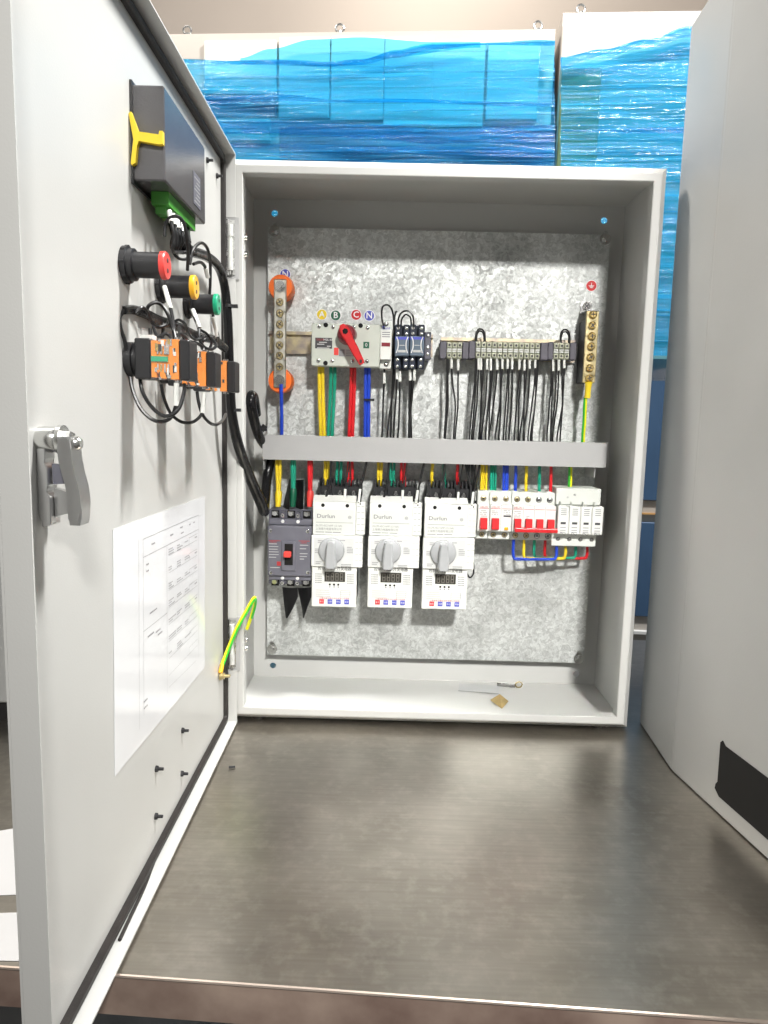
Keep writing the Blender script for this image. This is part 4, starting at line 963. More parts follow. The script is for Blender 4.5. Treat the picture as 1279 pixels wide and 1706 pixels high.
for k in range(4):
    if fm is None:
        mb = MB(); mb.box((a+.0003, .088, z0_), (a+wm-.0003, .111, z1_), .0010); fm = mb.done('plug_module', 'white', t)
        mb = MB(); mb.box((a+wm*.5-.004, .0876, z1_-.0285), (a+wm*.5+.004, .0879, z1_-.0250)); mb.done('status_window', 'ink', fm)
        mb = MB()
        for r_, y__ in enumerate((.005, .008, .011, .014, .034, .0385, .0415)): mb.box((a+.0045, .0877, z1_-y__), (a+wm-.0045, .08795, z1_-y__+.0010))
        mb.done('printed_lines', 'inkgrey', fm)
        mb = MB(); mb.tube([(a+.0045, .0877, z1_-.0445), (a+wm*.35, .0877, z1_-.0415), (a+wm*.65, .0877, z1_-.0455), (a+wm-.0045, .0877, z1_-.0425)], .0004, 5, 4); mb.done('printed_wave', 'inkgrey', fm)
    else:
        c = copy_tree(fm); c.parent = t; c.location = Vector((wm*k, 0, 0))
    x = a+wm*(k+.5)-.003; mb = MB(); mb.cyl((x, .1037, z0_-.010), (x, .1039, z0_-.010), .0032, n=16); h_ = mb.done('screw_well', 'ink', lb_); screw(x, .1036, z0_-.010, .0025, 'steel', h_, dep=.0006, slotc=False)
for k in range(4):
    mb = MB(); x = a+wm*(k+.2); mb.box((x, .0905, z1_+.0004), (x+.0008, .0999, z1_+.006)); mb.done('rib', 'cream', t)
# wires into the breakers from above
for x, m, cn, lab in ((432, 'wyellow', 'yellow', 0), (447, 'wyellow', 'yellow', 0), (466, 'wyellow', 'yellow', 0), (494, 'wgreen', 'green', 1), (508, 'wgreen', 'green', 1), (522, 'wgreen', 'green', 1), (575, 'wblue', 'blue', 1), (590, 'wblue', 'blue', 1), (600, 'wblue', 'blue', 1), (652, 'wblue', 'blue', 2), (722, 'wyellow', 'yellow', 2), (806, 'wgreen', 'green', 2), (880, 'wred', 'red', 2)):
    nm = ('the narrow single pole breaker', 'the residual current breaker', 'the four pole breaker')[lab]
    e = random.uniform(-2, 2)
    wire([Q(*T4(x+4, 110), .130), Q(*T4(x+2+e, 190), .128), Q(*T4(x+e, 260), .122), Q(*T4(x, 305), .116), Q(*T4(x, 325), .116)], .0019 if lab < 2 else .0026, m, '%s wire going into the top of %s' % (cn, nm), '%s wires on %s' % (cn, nm))
o = wire([Q(*T4(1004, 110), .135), Q(*T4(1003, 200), .134), Q(*T4(1000, 290), .13), Q(*T4(1000, 310), .13)], .0024, 'egreen', 'green and yellow wire going into the top of the surge protector', None)
mb = MB(); mb.tube([Q(*T4(1014, 110), .1335), Q(*T4(1014, 200), .1325), Q(*T4(1010, 290), .1285)], .0018, 8, 4); mb.done('yellow_stripe', 'lime', o)
# U-shaped jumper wires between breaker and surge protector
for (xa, xb, zz, dy, m, cn) in ((638, 918, 742, 0, 'wblue', 'blue'), (706, 976, 738, .008, 'wyellow', 'yellow'), (773, 1042, 734, .016, 'wgreen', 'green'), (842, 1116, 736, .024, 'wred', 'red')):
    y_ = .112+dy*.7
    q = [(xa+4, 605), (xa+2, 650), (xa, 705), (xa+6, zz-10), (xa+22, zz), ((xa+xb)/2, zz+1), (xb-22, zz), (xb-6, zz-10), (xb, 705), (xb, 672), (xb, 650)]
    wire([Q(*T4(x, y), y_) for x, y in q], .0024, m, 'stiff %s jumper wire bent in a U below the breaker and surge protector' % cn, None, sub=4)

# ------------------------------------------------------------------ things on the cabinet floor
def card(pts, m, name, label, cat, lift=.0004, th=.0004):
    mb = MB(); mb.prism(pts, (0, 0, th)); return tag(mb.done(name, m), label, cat)
zf = T+.0006
card([TB(765, 1139, zf), TB(831, 1143, zf), TB(831, 1156, zf+.002), TB(763, 1151, zf+.001)], 'papermatt', 'paper_slip', 'blank grey white slip of paper lying on the cabinet floor', 'paper')
a_, b_, c_, d_ = TB(816, 1170, zf), TB(832, 1166, zf), TB(847, 1172, zf), TB(836, 1181, zf)
mb = MB(); mb.quad(a_, TB(828, 1172, zf), d_, TB(824, 1176, zf)); mb.bm.free()
mb = MB(); v_ = [mb.bm.verts.new(q) for q in (a_+Vector((0, 0, .004)), b_+Vector((0, 0, .010)), c_+Vector((0, 0, .004)), d_)]; mb.bm.faces.new((v_[0], v_[1], v_[3])); mb.bm.faces.new((v_[1], v_[2], v_[3]))
bmesh.ops.solidify(mb.bm, geom=mb.bm.faces[:], thickness=.0003); tag(mb.done('folded_paper', 'papertan'), 'small folded scrap of tan paper on the cabinet floor', 'paper scrap')
mb = MB(); p0, p1 = TB(828, 1140, zf+.003), TB(858, 1143, zf+.003)
t = thing('wire_offcut', 'small metal clip offcut lying by the back wall', 'offcut', (p0.x, p0.y, zf))
mb.cyl(p0, p1, .003, n=10); mb.done('stem', 'zinc', t)
mb = MB(); c_ = TB(864, 1142, zf+.003); mb.tube([c_+Vector((.006*math.cos(k*.9), -.002*math.sin(k*.5), .005*math.sin(k*.9)+.002)) for k in range(8)], .0012, 6, 4); mb.done('ring', 'brassdark', t)

# ------------------------------------------------------------------ DOOR DEVICES
# meter
t = thing('panel_meter', 'dark grey panel meter case clamped to the door by a yellow clip', 'meter', DP(.285, 0, .652))
mb = MB(); dbox(mb, .214, .355, .0004, .029, .6535, .7315)
bmesh.ops.bevel(mb.bm, geom=mb.bm.edges[:], offset=.0012, segments=1, affect='EDGES'); mb.done('case', 'meter', t)
mb = MB(); dbox(mb, .211, .3575, .0002, .0022, .650, .7345); mb.done('bezel_seal', 'black', t)
def dface(mb, s0, s1, z0, z1, n): mb.quad(DP(s0, n, z0), DP(s1, n, z0), DP(s1, n, z1), DP(s0, n, z1))
mb = MB(); mb.prism([DP(q_, .0292, z_) for q_, z_ in ((.235, .662), (.262, .662), (.262, .693), (.235, .693))], NV*.0002); ml = mb.done('face_patch', 'slate', t)  # slightly lighter patch with fine lines on the meter face
mb = MB()
for k in range(7): mb.prism([DP(q_, .0295, .665+k*.0038+z_) for q_, z_ in ((.238, 0), (.259-(k % 3)*.004, 0), (.259-(k % 3)*.004, .0009), (.238, .0009))], NV*.0001)
mb.done('printed_lines', 'facegrey', ml)
mb = MB(); dbox(mb, .232, .325, .007, .023, .642, .6533); tgb = mb.done('terminal_strip', 'tgreen', t)
for k in range(6):
    mb = MB(); dbox(mb, .236+k*.0145, .247+k*.0145, .009, .0185, .6355, .6418); mb.done('plug', 'tgreen', tgb)
# yellow clip
mb = MB()
cs = .3556
def sidepoly(pts, th): mb.prism([DP(cs, n_, z_) for n_, z_ in pts], DV*th)
sidepoly([(.0002, .7060), (.0022, .7075), (.0068, .6955), (.0080, .6915), (.0255, .6895), (.0262, .6925), (.0290, .6925), (.0290, .6820), (.0255, .6815), (.0085, .6840), (.0068, .6800), (.0052, .6660), (.0018, .6640), (.0012, .6660), (.0038, .6850)], .005)
yc = mb.done('mounting_clip', 'clampyellow', t)
# pilot lights
for s_, z_, m_, cn in ((.378, .5775, 'capred', 'red'), (.283, .5765, 'capyellow', 'yellow'), (.186, .575, 'capgreen', 'green')):
    c = DP(s_, 0, z_); t = thing('pilot_light', 'black pilot lamp with a %s end cap on the door' % cn, 'pilot light', c, 'pilot lights on the door')
    mb = MB(); mb.lathe(c+NV*.0002, NV, [(0, .0155), (.0045, .0155), (.0050, .0135), (.0090, .0135), (.0095, .0125)], 28)
    for k in range(8):
        a_ = k*math.pi/4; e = DV*math.cos(a_)+Vector((0, 0, math.sin(a_))); mb.cyl(c+e*.0150+NV*.0008, c+e*.0150+NV*.0044, .0014, n=8)
    mb.done('nut', 'black', t)
    mb = MB(); mb.lathe(c+NV*.0096, NV, [(0, .0108), (.021, .0108), (.0225, .0112)], 28); mb.done('barrel', 'black', t)
    mb = MB(); mb.lathe(c+NV*.0322, NV, [(0, .0116), (.0035, .0116), (.0045, .0108)], 28); cap = mb.done('end_cap', m_, t)
    for k in (-1, 1):
        mb = MB(); q = c+NV*.0368+Vector((0, 0, .0042*k)); mb.cyl(q, q+NV*.0003, .0020, n=12); mb.done('terminal_hole', 'ink', cap)
# selector switches
for i, (s_, z_, mk, cn) in enumerate(((.374, .4985, 'capgreen', 'green'), (.280, .4970, 'btnred', 'red'), (.186, .4955, 'inkwhite', 'white'))):
    c = DP(s_, 0, z_); t = thing('selector_switch', 'push button switch block on the door with orange contacts and a %s slider' % cn, 'switch', c, 'switch blocks on the door')
    mb = MB(); mb.lathe(c+NV*.0002, NV, [(0, .0148), (.006, .0148), (.0065, .0125), (.0115, .0125)], 24); mb.done('nut', 'black', t)
    hw, hh = .0135, .0172
    mb = MB(); dbox(mb, s_-hw, s_+hw, .0100, .0238, z_-hh, z_+hh); bmesh.ops.bevel(mb.bm, geom=mb.bm.edges[:], offset=.001, segments=1, affect='EDGES'); mb.done('holder', 'black', t)
    mb = MB(); dbox(mb, s_-hw*.86, s_+hw*.86, .0240, .0475, z_-hh*.60, z_+hh*.60)
    dbox(mb, s_-hw*.9, s_+hw*.9, .0400, .0475, z_-hh*.98, z_+hh*.98); dbox(mb, s_-hw*.9, s_+hw*.9, .0240, .0285, z_-hh*.9, z_+hh*.9)
    for sg in (-1, 1):
        mb.prism([DP(s_+hw*.9, .0285, z_+sg*hh*.55), DP(s_+hw*.9, .0330, z_+sg*hh*.95), DP(s_+hw*.9, .0375, z_+sg*hh*.95), DP(s_+hw*.9, .0340, z_+sg*hh*.5)], DV*.0012)
    oc = mb.done('contact_block', 'swor', t)
    mb = MB(); dbox(mb, s_+hw*.87, s_+hw*1.02, .0242, .0385, z_-.0022, z_+.0022); mb.done('slider', mk, oc)
    mb = MB()
    for sg in (-1, 1):
        for k in range(4): dbox(mb, s_+hw*.88, s_+hw*.97, .0292+k*.0030, .0305+k*.0030, z_+sg*(.0042 if sg > 0 else .0042), z_+sg*.0112)
    mb.done('contact_spring', 'zinc', oc)
    for sg in (-1, 1):
        mb = MB(); mb.cyl(DP(s_+hw*.3, .0300, z_+sg*hh*.62), DP(s_+hw*.3, .0300, z_+sg*hh*.99), .0040, n=12); mb.cyl(DP(s_+hw*.2, .0445, z_+sg*hh*1.0), DP(s_+hw*.2, .0445, z_+sg*hh*1.12), .0030, n=12); mb.done('terminal_screw', 'zinc', oc)
    for mm_, cnt in (('zinc', 7), ('white', 4), ('brass', 4), ('black', 5)):
        mb = MB()
        for k in range(cnt):
            a_ = random.uniform(.0250, .0440); z2 = z_+random.choice((-1, 1))*random.uniform(.0035, .0150); w2 = random.uniform(.0010, .0030); h2_ = random.uniform(.0008, .0032)
            dbox(mb, s_+hw*.90, s_+hw*random.uniform(.98, 1.03), a_, a_+w2, z2-h2_, z2+h2_)
        o_ = mb.done('contact_piece', mm_, oc); o_['kind'] = 'stuff'
    mb = MB(); dbox(mb, s_-hw*1.0, s_+hw*1.04, .0241, .0478, z_-hh*1.0, z_+hh*1.0); mb.done('clear_cover', 'clear', t)
    mb = MB(); dbox(mb, s_-hw*1.0, s_+hw*1.0, .0480, .0570, z_-hh*1.02, z_+hh*.98); bmesh.ops.bevel(mb.bm, geom=mb.bm.edges[:], offset=.0012, segments=1, affect='EDGES'); mb.done('rear_block', 'black', t)
    mb = MB(); dbox(mb, s_-hw*.6, s_+hw*.3, .012, .0225, z_+hh*1.0, z_+hh*1.22); mb.done('white_plug', 'white', t)
# paper diagram
pc = [DU(u, v, .0006) for u, v in ((187, 882), (340, 827), (340, 1112), (190, 1294))]
s0, s1, z0, z1 = .1165, .4255, .1335, .3530
t = thing('wiring_diagram', 'laminated white wiring diagram sheet stuck on the inside of the door', 'document', DP((s0+s1)/2, 0, z0))
pad = [DP(*q) for q in ((.4204, .0003, .3553), (.1133, .0003, .3497), (.1212, .0003, .1278), (.4308, .0003, .1418))]
mb = MB(); mb.prism(pad, NV*.0004); sheet = mb.done('sheet', 'paper', t)
def bil(a, b):  # a: 0 left (near) .. 1 right (hinge), b: 0 top .. 1 bottom
    return (pad[0]*(1-a)+pad[1]*a)*(1-b)+(pad[3]*(1-a)+pad[2]*a)*b+NV*.0006
def pline(mb, a0, b0, a1, b1, wd=.0005):
    p, q = bil(a0, b0), bil(a1, b1); d = (q-p).normalized(); e = d.cross(NV)*wd/2; mb.quad(p-e, q-e, q+e, p+e)
mb = MB(); random.seed(11)
for (a0, b0, a1, b1) in ((.24, .09, .90, .09), (.24, .09, .24, .88), (.90, .09, .90, .90), (.24, .17, .90, .17), (.48, .17, .48, .80), (.24, .50, .48, .50), (.20, .08, .20, .92)): pline(mb, a0, b0, a1, b1, .0004)
for k in range(8): pline(mb, .50, .225+k*.085, .88, .225+k*.085, .0003)
for k in range(8): pline(mb, .76, .19+k*.085, .76, .225+k*.085, .0003); pline(mb, .76, .19+k*.085, .88, .19+k*.085, .0003)
pline(mb, .50, .88, .86, .90, .0003); pline(mb, .48, .80, .48, .90, .0003)
mb.done('drawn_lines', 'inkgrey', t)
mb = MB()
for k in range(7):
    for j in range(3):
        a0 = .50+j*.10; b0 = .196+k*.085+random.uniform(-.005, .005)
        for r_ in range(random.randint(1, 3)):
            x = a0
            while x < a0+random.uniform(.03, .09): pline(mb, x, b0+r_*.012, x+.008, b0+r_*.012, .0011); x += .0125
for (a0, b0, n_) in ((.32, .13, 3), (.52, .13, 3), (.64, .115, 3), (.65, .145, 3), (.76, .12, 2), (.82, .12, 2), (.28, .54, 5), (.36, .55, 4), (.38, .57, 4), (.27, .21, 2), (.27, .24, 2), (.30, .44, 6), (.24, .82, 3), (.24, .85, 3), (.84, .205, 3), (.84, .29, 3), (.84, .375, 3), (.84, .46, 3), (.84, .545, 3)):
    for k in range(n_): pline(mb, a0+k*.0125, b0, a0+k*.0125+.009, b0, .0015)
mb.done('drawn_text', 'inkgrey', t)
# earth stud on the door and its strap
c = DU(368, 1126, .002)
t = thing('earth_stud', 'small earth stud on the door below the yellow green strap', 'stud', c-NV*.002)
mb = MB(); mb.cyl(c-NV*.0018, c+NV*.001, .0062, n=18); mb.cyl(c+NV*.0011, c+NV*.005, .0050, n=6); mb.cyl(c+NV*.0051, c+NV*.013, .0024, n=12); mb.done('bolt', 'brassdark', t)
A = DU(368, 1112, .004); Bt = P(423, 996, -.02); pts = [A, P(378, 1085, -.034), P(394, 1047, -.030), P(411, 1016, -.024), Bt, P(424, 1006, -.008), P(418, 1028, .004), P(411, 1048, .010)]
o = wire(pts, .0026, 'lime', 'yellow green earth strap between the door and the cabinet frame', None, name='earth_strap', cat='wire')
off = Vector((.0014, -.0012, -.0012))
mb = MB(); mb.tube([q+off for q in pts[:-1]], .0018, 8, 6); mb.done('green_stripe', 'egreen', o)
mb = MB(); mb.cyl(DU(367, 1121, .004), A+(pts[1]-A)*.18, .0032, n=12); mb.sm = True; mb.done('lug_sleeve', 'capyellow', o)
mb = MB(); q = P(411, 1052, .010); mb.box((.0228, q.y-.004, q.z-.014), (.0246, q.y+.004, q.z)); mb.done('lug', 'zinc', o)

# ------------------------------------------------------------------ door wiring
def SP(u, v, s): return P(u, v, -.004-s)
hp = [SP(290, 372, .29), SP(300, 405, .27), SP(318, 418, .235), SP(345, 428, .16), SP(364, 446, .10), SP(374, 478, .075), SP(379, 530, .07), SP(381, 590, .065), SP(383, 640, .055), SP(386, 690, .045), SP(397, 742, .02), SP(416, 795, -.03), SP(434, 836, -.06), SP(440, 852, -.075), SP(441, 838, -.10), SP(446, 790, -.128), SP(455, 755, -.135)]
rad = [.0060, .0060, .0056, .0056, .0056, .0056, .0060, .0062, .0062, .0066, .0072, .0078, .0084, .0082, .0080, .0075, .0070]
mb = MB(); mb.tube(hp, .006, 12, 8, rad); har = tag(mb.done('cable_harness', 'sleeve'), 'thick black sleeved harness running from the door into the cabinet', 'cable harness')
for (u, v, s_) in ((381, 510, .07), (387, 683, .045)):
    q = SP(u, v, s_); mb = MB(); mb.cyl(q+Vector((0, 0, -.0018)), q+Vector((0, 0, .0018)), .0074, n=14); mb.box((q.x+.006, q.y-.002, q.z-.0022), (q.x+.0115, q.y+.002, q.z+.0022)); mb.done('cable_tie', 'black', har)
mb = MB(); pp = [SP(440, 742, -.125), SP(432, 728, -.10), SP(424, 703, -.075), SP(418, 672, -.06), SP(419, 658, -.07), SP(424, 665, -.10), SP(428, 690, -.13)]
mb.tube(pp, .0075, 12, 8, [.0065, .0075, .0078, .0076, .007, .0068, .0065]); tag(mb.done('sleeved_cable', 'sleeve'), 'short black sleeved cable bend above the cover strip at the cabinet wall', 'cable')
mb = MB(); q = SP(435, 717, -.10); mb.cyl(q+Vector((-.004, 0, -.006)), q+Vector((.006, 0, .008)), .0045, n=8); mb.box((q.x, q.y-.006, q.z-.001), (q.x+.009, q.y, q.z+.003)); tag(mb.done('cable_tie', 'black'), 'black cable tie on the sleeved bend above the cover strip', 'cable tie')
# horizontal harness above the switches
h2 = [SP(206, 517, .385), SP(222, 516, .36), SP(245, 524, .33), SP(262, 533, .30), SP(285, 540, .265), SP(305, 548, .23), SP(330, 560, .18), SP(355, 566, .13), SP(374, 580, .085)]
mb = MB(); mb.tube(h2, .005, 10, 6, [.0035, .0042, .0046, .0050, .0048, .0046, .0050, .0056, .0054]); tag(mb.done('cable_harness', 'sleeve'), 'black spiral wrapped harness above the orange switch blocks', 'cable harness')
# meter wires: bundle with white sleeves
for k in range(6):
    u = 282+k*6; v = 352+k*5.5; s_ = .325-k*.0145
    pts = [SP(u, v, s_-.006), SP(u+3, v+18, s_), SP(u+8-k, v+42-k*3, s_), SP(u+6-k*3, v+66-k*5, s_-.005), SP(303+k*2, 420, .27)]
    wire(pts, .0016, 'wblack', 'thin black wire plugged into the green terminals of the meter', 'wires under the meter', [(pts[0], pts[1], .0023)] if k < 5 else None)
GL = 'black loops of wire on the door'
def loop(pts, label='thin black wire loop on the inside of the door', r=.0017, sl=None): return wire([SP(*q) for q in pts], r, 'wblack', label, GL, [(SP(*a_), SP(*b_), .0023) for a_, b_ in (sl or [])])
loop([(274, 394, .325), (275, 376, .325), (283, 363, .325), (296, 361, .32), (306, 372, .315), (311, 398, .31), (313, 425, .30), (312, 450, .29)], 'black wire loop curling below the green meter terminals')
loop([(316, 440, .265), (320, 420, .26), (328, 408, .25), (337, 405, .24), (346, 416, .22), (350, 440, .205), (350, 470, .20), (349, 490, .195)], 'tall black wire arch rising above the green pilot lamp')
loop([(322, 440, .25), (334, 437, .235), (342, 446, .22), (346, 462, .21)], 'short black wire end with white sleeve beside the tall arch', sl=[((342, 446, .22), (346, 462, .21))])
loop([(206, 517, .385), (199, 530, .39), (201, 548, .39), (207, 566, .388), (210, 585, .386)], 'black wire curling round the free end of the spiral harness')
loop([(244, 522, .345), (247, 510, .345), (258, 504, .34), (270, 509, .335), (280, 525, .335), (288, 548, .335), (292, 566, .34)], 'black wire arch rising from the harness above the green slider switch')
loop([(274, 478, .30), (280, 498, .31), (284, 514, .32), (288, 535, .325), (292, 566, .335)], 'white sleeved black wire coming down from the yellow pilot lamp', sl=[((274, 478, .30), (284, 515, .32))])
loop([(318, 515, .205), (324, 530, .215), (331, 548, .22), (332, 565, .225), (340, 578, .22), (352, 582, .21), (360, 575, .20), (352, 563, .19)], 'white sleeved black wire curling down beside the green pilot lamp', sl=[((321, 516, .21), (332, 546, .22))])
loop([(354, 522, .17), (358, 540, .165), (363, 560, .16), (366, 575, .15)], 'black wire with white sleeve hanging below the green end cap', sl=[((354, 528, .17), (362, 560, .16))])
loop([(250, 548, .33), (250, 562, .335), (248, 574, .345)], 'short straight black wire from the harness into the green slider switch'); loop([(272, 540, .31), (271, 556, .32), (269, 570, .33)], 'short straight black wire from the harness into the green slider switch'); loop([(298, 545, .27), (300, 560, .30), (302, 575, .32)], 'short straight black wire from the harness into the green slider switch')
loop([(300, 560, .24), (312, 568, .24), (328, 572, .235), (338, 580, .23), (338, 592, .235)], 'black wire dipping from the harness to the red slider switch')
loop([(216, 624, .376), (221, 650, .378), (234, 680, .38), (254, 699, .38), (272, 702, .38), (286, 694, .38), (293, 675, .38)], 'black wire loop below the green slider switch ending at its white sleeve', sl=[((293, 676, .38), (294, 638, .38))])
loop([(232, 626, .376), (237, 652, .38), (250, 675, .385), (268, 691, .39), (284, 692, .392), (298, 680, .39), (306, 655, .385), (307, 640, .38)], 'black wire loop below the green slider switch ending at its rear block')
loop([(268, 640, .30), (272, 660, .298), (283, 687, .295), (300, 702, .29), (318, 704, .288), (330, 697, .285), (337, 688, .283)], 'black wire loop hanging below the red slider switch with white sleeve', sl=[((337, 688, .283), (340, 654, .281))])
loop([(328, 652, .28), (331, 672, .28), (338, 692, .278), (350, 705, .27), (361, 707, .25), (370, 701, .22), (376, 690, .18)], 'black wire loop swinging from the red to the white slider switch')

for k, (pts, lab) in enumerate((([(225, 522, .365), (236, 512, .36), (246, 520, .35), (252, 536, .345), (262, 545, .335), (276, 541, .325), (283, 528, .31)], 'thin black wire wound over the spiral harness above the green slider switch'),
    ([(284, 545, .285), (296, 533, .275), (308, 540, .26), (314, 556, .25), (326, 566, .235), (340, 560, .21)], 'thin black wire wound over the spiral harness above the red slider switch'),
    ([(255, 545, .345), (262, 560, .35), (276, 556, .34), (284, 562, .34), (287, 572, .345)], 'kinked black wire dropping from the harness behind the green slider switch'),
    ([(330, 548, .19), (344, 556, .18), (352, 570, .17), (346, 584, .175), (336, 580, .18), (340, 566, .185), (356, 562, .16)], 'black wire coil beside the harness above the white slider switch'),
    ([(288, 392, .30), (285, 410, .295), (294, 428, .285), (308, 432, .275), (318, 424, .26), (316, 408, .262), (306, 398, .27)], 'black wire coil hanging under the meter next to its plugs'),
    ([(290, 565, .34), (300, 556, .33), (312, 566, .31), (318, 582, .285), (322, 592, .28)], 'black wire spanning from the green to the red slider switch'))):
    loop(pts, lab, .0015)

# ================================================================== NEIGHBOURS AND BACKGROUND
# enclosure standing to the right on the table
t = thing('neighbour_enclosure', 'tall plain grey enclosure side standing next to the open cabinet', 'enclosure', (.85, -.15, TZ))
zh = .990
d_ = Vector((.645-.6175, -.30+.11, 0)).normalized(); s_ = Vector((.6165, -.1095, TZ+.002)); e_ = s_+d_*.40; n_ = Vector((-d_.y, d_.x, 0))
if n_.x < 0: n_ = -n_
mb = MB(); mb.prism([(.627, .045, TZ+.002), s_, e_, (1.05, e_.y, TZ+.002), (1.05, .045, TZ+.002)], (0, 0, zh-TZ))
bmesh.ops.bevel(mb.bm, geom=[e for e in mb.bm.edges if abs(e.verts[0].co.z-e.verts[1].co.z) > .1], offset=.003, segments=2, affect='EDGES'); dl = mb.done('body', 'paint2', t)
pa = s_+d_*.098-n_*.0008; pb = s_+d_*.33-n_*.0008
mb = MB(); ol = [(0, .083), (.004, .087), (.010, .083), (.2, .083), (.2, .018), (.006, .018), (-.003, .024), (-.002, .030), (.001, .034)]
mb.prism([Vector((pa.x, pa.y, 0))+d_*a_+Vector((0, 0, z_)) for a_, z_ in ol], n_*.0006); mb.done('black_opening', 'hole', dl)

# blue wrapped switchgear
AL, AR = Vector((-.72, .862, 0)), Vector((.590, .782, 0)); ax = (AR-AL).normalized(); ay = Vector((-ax.y, ax.x, 0)); ZA = 1.362
def bplane(u, v, o0, off):  # pixel -> point on the switchgear front moved forward by off
    o = o0-ay*off; d = ray(u, v); k = (o-CAM).dot(ay)/d.dot(ay); return CAM+d*k
def gear(name, L_, R_, zt, label):
    t = thing(name, label, 'switchgear', ((L_.x+R_.x)/2, L_.y+.3, FLOOR))
    mb = MB(); q = [L_, R_, R_+ay*.6, L_+ay*.6]; mb.prism([Vector((p.x, p.y, FLOOR)) for p in q], (0, 0, zt-FLOOR)); mb.done('body', 'switchgear', t)
    return t
A_ = gear('wrapped_switchgear', AL, AR, ZA, 'wide switchgear cabinet wrapped in blue stretch film behind the open cabinet')
def panel(parent, u0, v0, u1, v1, m, o0, th=.012, name='front_panel'):
    a_ = bplane(u0, v0, o0, 0); b_ = bplane(u1, v1, o0, 0); z0, z1 = sorted((a_.z, b_.z))
    mb = MB(); q = [a_, b_, b_-ay*th, a_-ay*th]; mb.prism([Vector((p.x, p.y, z0)) for p in q], (0, 0, z1-z0))
    bmesh.ops.bevel(mb.bm, geom=mb.bm.edges[:], offset=.002, segments=1, affect='EDGES'); return mb.done(name, m, parent)
for (u0, v0, u1, v1, m) in ((342, 72, 462, 160, 'gearpanel'), (466, 66, 549, 200, 'gearpanel'), (553, 64, 638, 204, 'gearpanel'), (642, 66, 719, 212, 'gearpanel'), (722, 74, 803, 215, 'gearpanel'), (813, 78, 893, 203, 'gearpanel'), (300, 163, 462, 198, 'geardark'), (300, 202, 452, 238, 'switchgear'), (466, 168, 548, 200, 'papermatt'), (297, 212, 924, 262, 'geardark')):
    if m == 'papermatt': panel(A_, u0, v0, u1, v1, m, AR, .0145, 'notice')
    elif u0 == 297: panel(A_, 466, v0, u1, v1+30, m, AR, .005, 'lower_strip')
    else: panel(A_, u0, v0, u1, v1, m, AR)
def eyebolt(u, v, o0, zt, label):
    p = bplane(u, v, o0, -.012); t = thing('lifting_eye', label, 'lifting eye', (p.x, p.y, zt), 'lifting eyes on the switchgear')
    c = Vector((p.x, p.y, zt+.0135)); mb = MB(); mb.tube([c+Vector((.0095*math.cos(k*math.pi/10), 0, .0095*math.sin(k*math.pi/10))) for k in range(21)], .0026, 8, 1); mb.done('ring', 'zinc', t)
    mb = MB(); mb.cyl((p.x, p.y, zt), (p.x, p.y, zt+.006), .008, n=14); mb.done('shank', 'steel', t)
eyebolt(312, 55, AR, ZA, 'metal lifting eye on the wide wrapped switchgear beside the open door edge'); eyebolt(566, 50, AR, ZA, 'metal lifting eye on the middle of the wide wrapped switchgear top'); eyebolt(896, 46, AR, ZA, 'metal lifting eye on the wide wrapped switchgear next to the taller one')
BL, BR = Vector((.6035, .772, 0)), Vector((1.35, .727, 0)); ZB_ = 1.392
B_ = gear('tall_switchgear', BL, BR, ZB_, 'taller switchgear cabinet wrapped in blue film beside the neighbouring enclosure')
eyebolt(967, 22, BL, ZB_, 'metal lifting eye on the taller wrapped switchgear')
panel(B_, 936, 46, 1290, 640, 'switchgear', BL, .010)
panel(B_, 934, 118, 974, 560, 'card', BL, .016, 'cardboard_strip')
panel(B_, 976, 595, 1290, 840, 'geardark', BL, .010, 'lower_door')
panel(B_, 976, 852, 1290, 862, 'card', BL, .010, 'cardboard_band')
panel(B_, 976, 866, 1290, 1035, 'geardark', BL, .010, 'lower_door')
panel(B_, 976, 1045, 1290, 1066, 'papermatt', BL, .010, 'base_panel')
# stretch film sheets
def film_sheet(o0, top, bot, m, off, seed, label, amp=.006, nx=90, nz=26, parent=None):
    """top / bot: pixel polylines giving the edges of the film; the sheet hugs the front"""
    def ip(pl, u):
        for (a_, b_), (c_, d_) in zip(pl, pl[1:]):
            if a_ <= u <= c_: t_ = (u-a_)/(c_-a_); t_ = t_*t_*(3-2*t_); return b_+(d_-b_)*t_
        return pl[-1][1] if u > pl[-1][0] else pl[0][1]
    u0, u1 = top[0][0], top[-1][0]; mb = MB(); G_ = []
    for i in range(nx+1):
        u = u0+(u1-u0)*i/nx; rw = []
        for j in range(nz+1):
            k = j/nz; v = ip(top, u)*(1-k)+ip(bot, u)*k
            p = bplane(u, v, o0, off); wv = noise.fractal(Vector((p.x*3+seed, p.z*26+p.x*2, seed)), 1.0, 2.0, 4)*amp
            rw.append(mb.bm.verts.new(p-ay*wv))
        G_.append(rw)
    for i in range(nx):
        for j in range(nz): mb.bm.faces.new((G_[i][j], G_[i+1][j], G_[i+1][j+1], G_[i][j+1]))
    return mb.done('stretch_film', m, parent, smooth=True, ang=180)
film_sheet(AR, [(240, 92), (310, 97), (380, 100), (463, 99), (550, 102), (600, 98), (660, 84), (720, 74), (800, 72), (924, 69)], [(240, 1250), (924, 1260)], 'film', .034, 1.3, '', .011, 110, 150, A_)
film_sheet(AR, [(400, 97), (450, 82), (520, 66), (600, 62), (720, 70), (800, 70)], [(400, 108), (550, 112), (650, 96), (800, 80)], 'film_thin', .034, 2.3, '', .003, 60, 12, A_)
film_sheet(AR, [(240, 94), (310, 98), (380, 101), (463, 100), (550, 103), (600, 99), (660, 85), (720, 74.5), (800, 72.5), (924, 69)], [(240, 105), (380, 108), (463, 107), (550, 110), (600, 108), (660, 96), (720, 82), (800, 75), (924, 76)], 'film_thick', .038, 5.1, '', .003, 90, 6, A_)
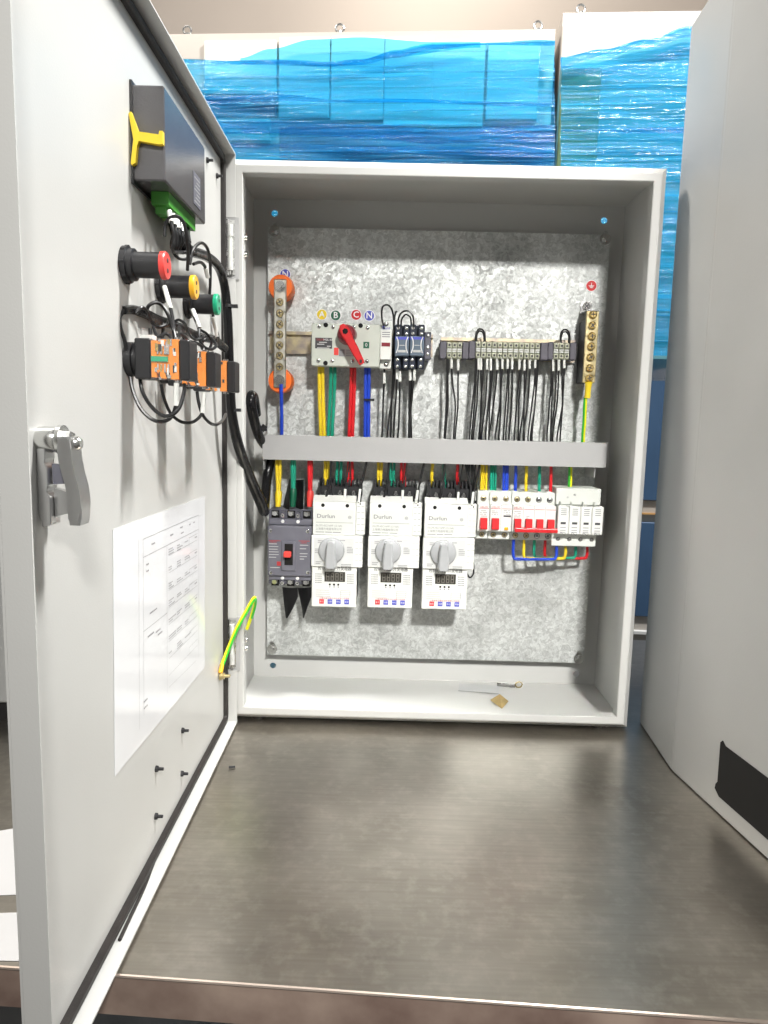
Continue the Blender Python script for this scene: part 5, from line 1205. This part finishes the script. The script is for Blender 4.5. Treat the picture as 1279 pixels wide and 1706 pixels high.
film_sheet(AR, [(240, 160), (360, 162), (463, 157), (560, 166), (640, 164), (924, 172)], [(240, 176), (360, 172), (463, 168), (560, 170), (640, 170), (924, 178)], 'film_thick', .038, 7.7, '', .003, 90, 6, A_)
film_sheet(AR, [(240, 205), (463, 203), (640, 208), (720, 215), (924, 208)], [(240, 226), (463, 222), (640, 232), (720, 240), (924, 236)], 'film_thick', .036, 9.2, '', .003, 90, 8, A_)
film_sheet(AR, [(240, 236), (463, 240), (640, 244), (924, 246)], [(240, 242), (463, 246), (640, 256), (924, 262)], 'film_thick', .040, 3.9, '', .003, 90, 6, A_)
film_sheet(BL, [(934, 94), (1000, 82), (1080, 64), (1150, 45), (1300, 10)], [(934, 590), (1300, 596)], 'film', .030, 4.2, '', .012, 70, 80, B_)
film_sheet(BL, [(934, 95), (1000, 83), (1080, 65), (1150, 46), (1300, 11)], [(934, 112), (1000, 95), (1080, 80), (1150, 62), (1300, 30)], 'film_thick', .040, 6.2, '', .004, 50, 6, B_)
film_sheet(BL, [(934, 216), (1060, 214), (1300, 210)], [(934, 219), (1060, 222), (1300, 222)], 'film_thick', .041, 8.2, '', .004, 50, 6, B_)

# things seen to the left of the open door
mb = MB(); mb.box((-.62, -.02, TZ+.0), (-.20, .30, .62), .003); t = thing('grey_box', 'grey enclosure half hidden behind the open door', 'enclosure', (-.41, .14, TZ))
mb.bm.free(); mb = MB(); mb.box((-.62, -.02, TZ+.03), (-.20, .30, .62), .003); mb.done('body', 'paint2', t); mb = MB(); mb.box((-.61, -.01, TZ), (-.21, .29, TZ+.0295)); mb.done('plinth', 'darkbox', t)
mb = MB(); q = [TB(-60, 1395, TZ+.0004), TB(40, 1378, TZ+.0004), TB(60, 1490, TZ+.0004), TB(-60, 1494, TZ+.0004)]; mb.prism(q, (0, 0, .0006)); tag(mb.done('white_patch', 'paper'), 'flat white patch on the table behind the open door, farther from the table edge', 'paper')  # first of two thin flat white pieces on the table top
mb = MB(); q = [TB(-60, 1524, TZ+.0004), TB(60, 1520, TZ+.0004), TB(70, 1602, TZ+.0004), TB(-60, 1600, TZ+.0004)]; mb.prism(q, (0, 0, .0006)); tag(mb.done('white_patch', 'paper'), 'flat white patch on the table behind the open door, along the table edge', 'paper')
# small dark smear on the table, built as a short dark rod
p = TB(386, 1278, TZ+.002); mb = MB(); mb.cyl(p-Vector((.004, 0, 0)), p+Vector((.004, .001, 0)), .0015, n=8); tag(mb.done('table_smear', 'black'), 'small dark smear on the steel table top', 'screw')

# fine print, springs and slots: too small to pick apart one by one
for o in bpy.data.objects:
    if o.type == 'MESH' and o.parent and o.name.split('.')[0] in ('printed_lines', 'printed_text', 'drawn_lines', 'drawn_text', 'wiring_print', 'digit_segments', 'contact_spring', 'contact_slot', 'brand_text', 'printed_mark'):
        o['kind'] = 'stuff'
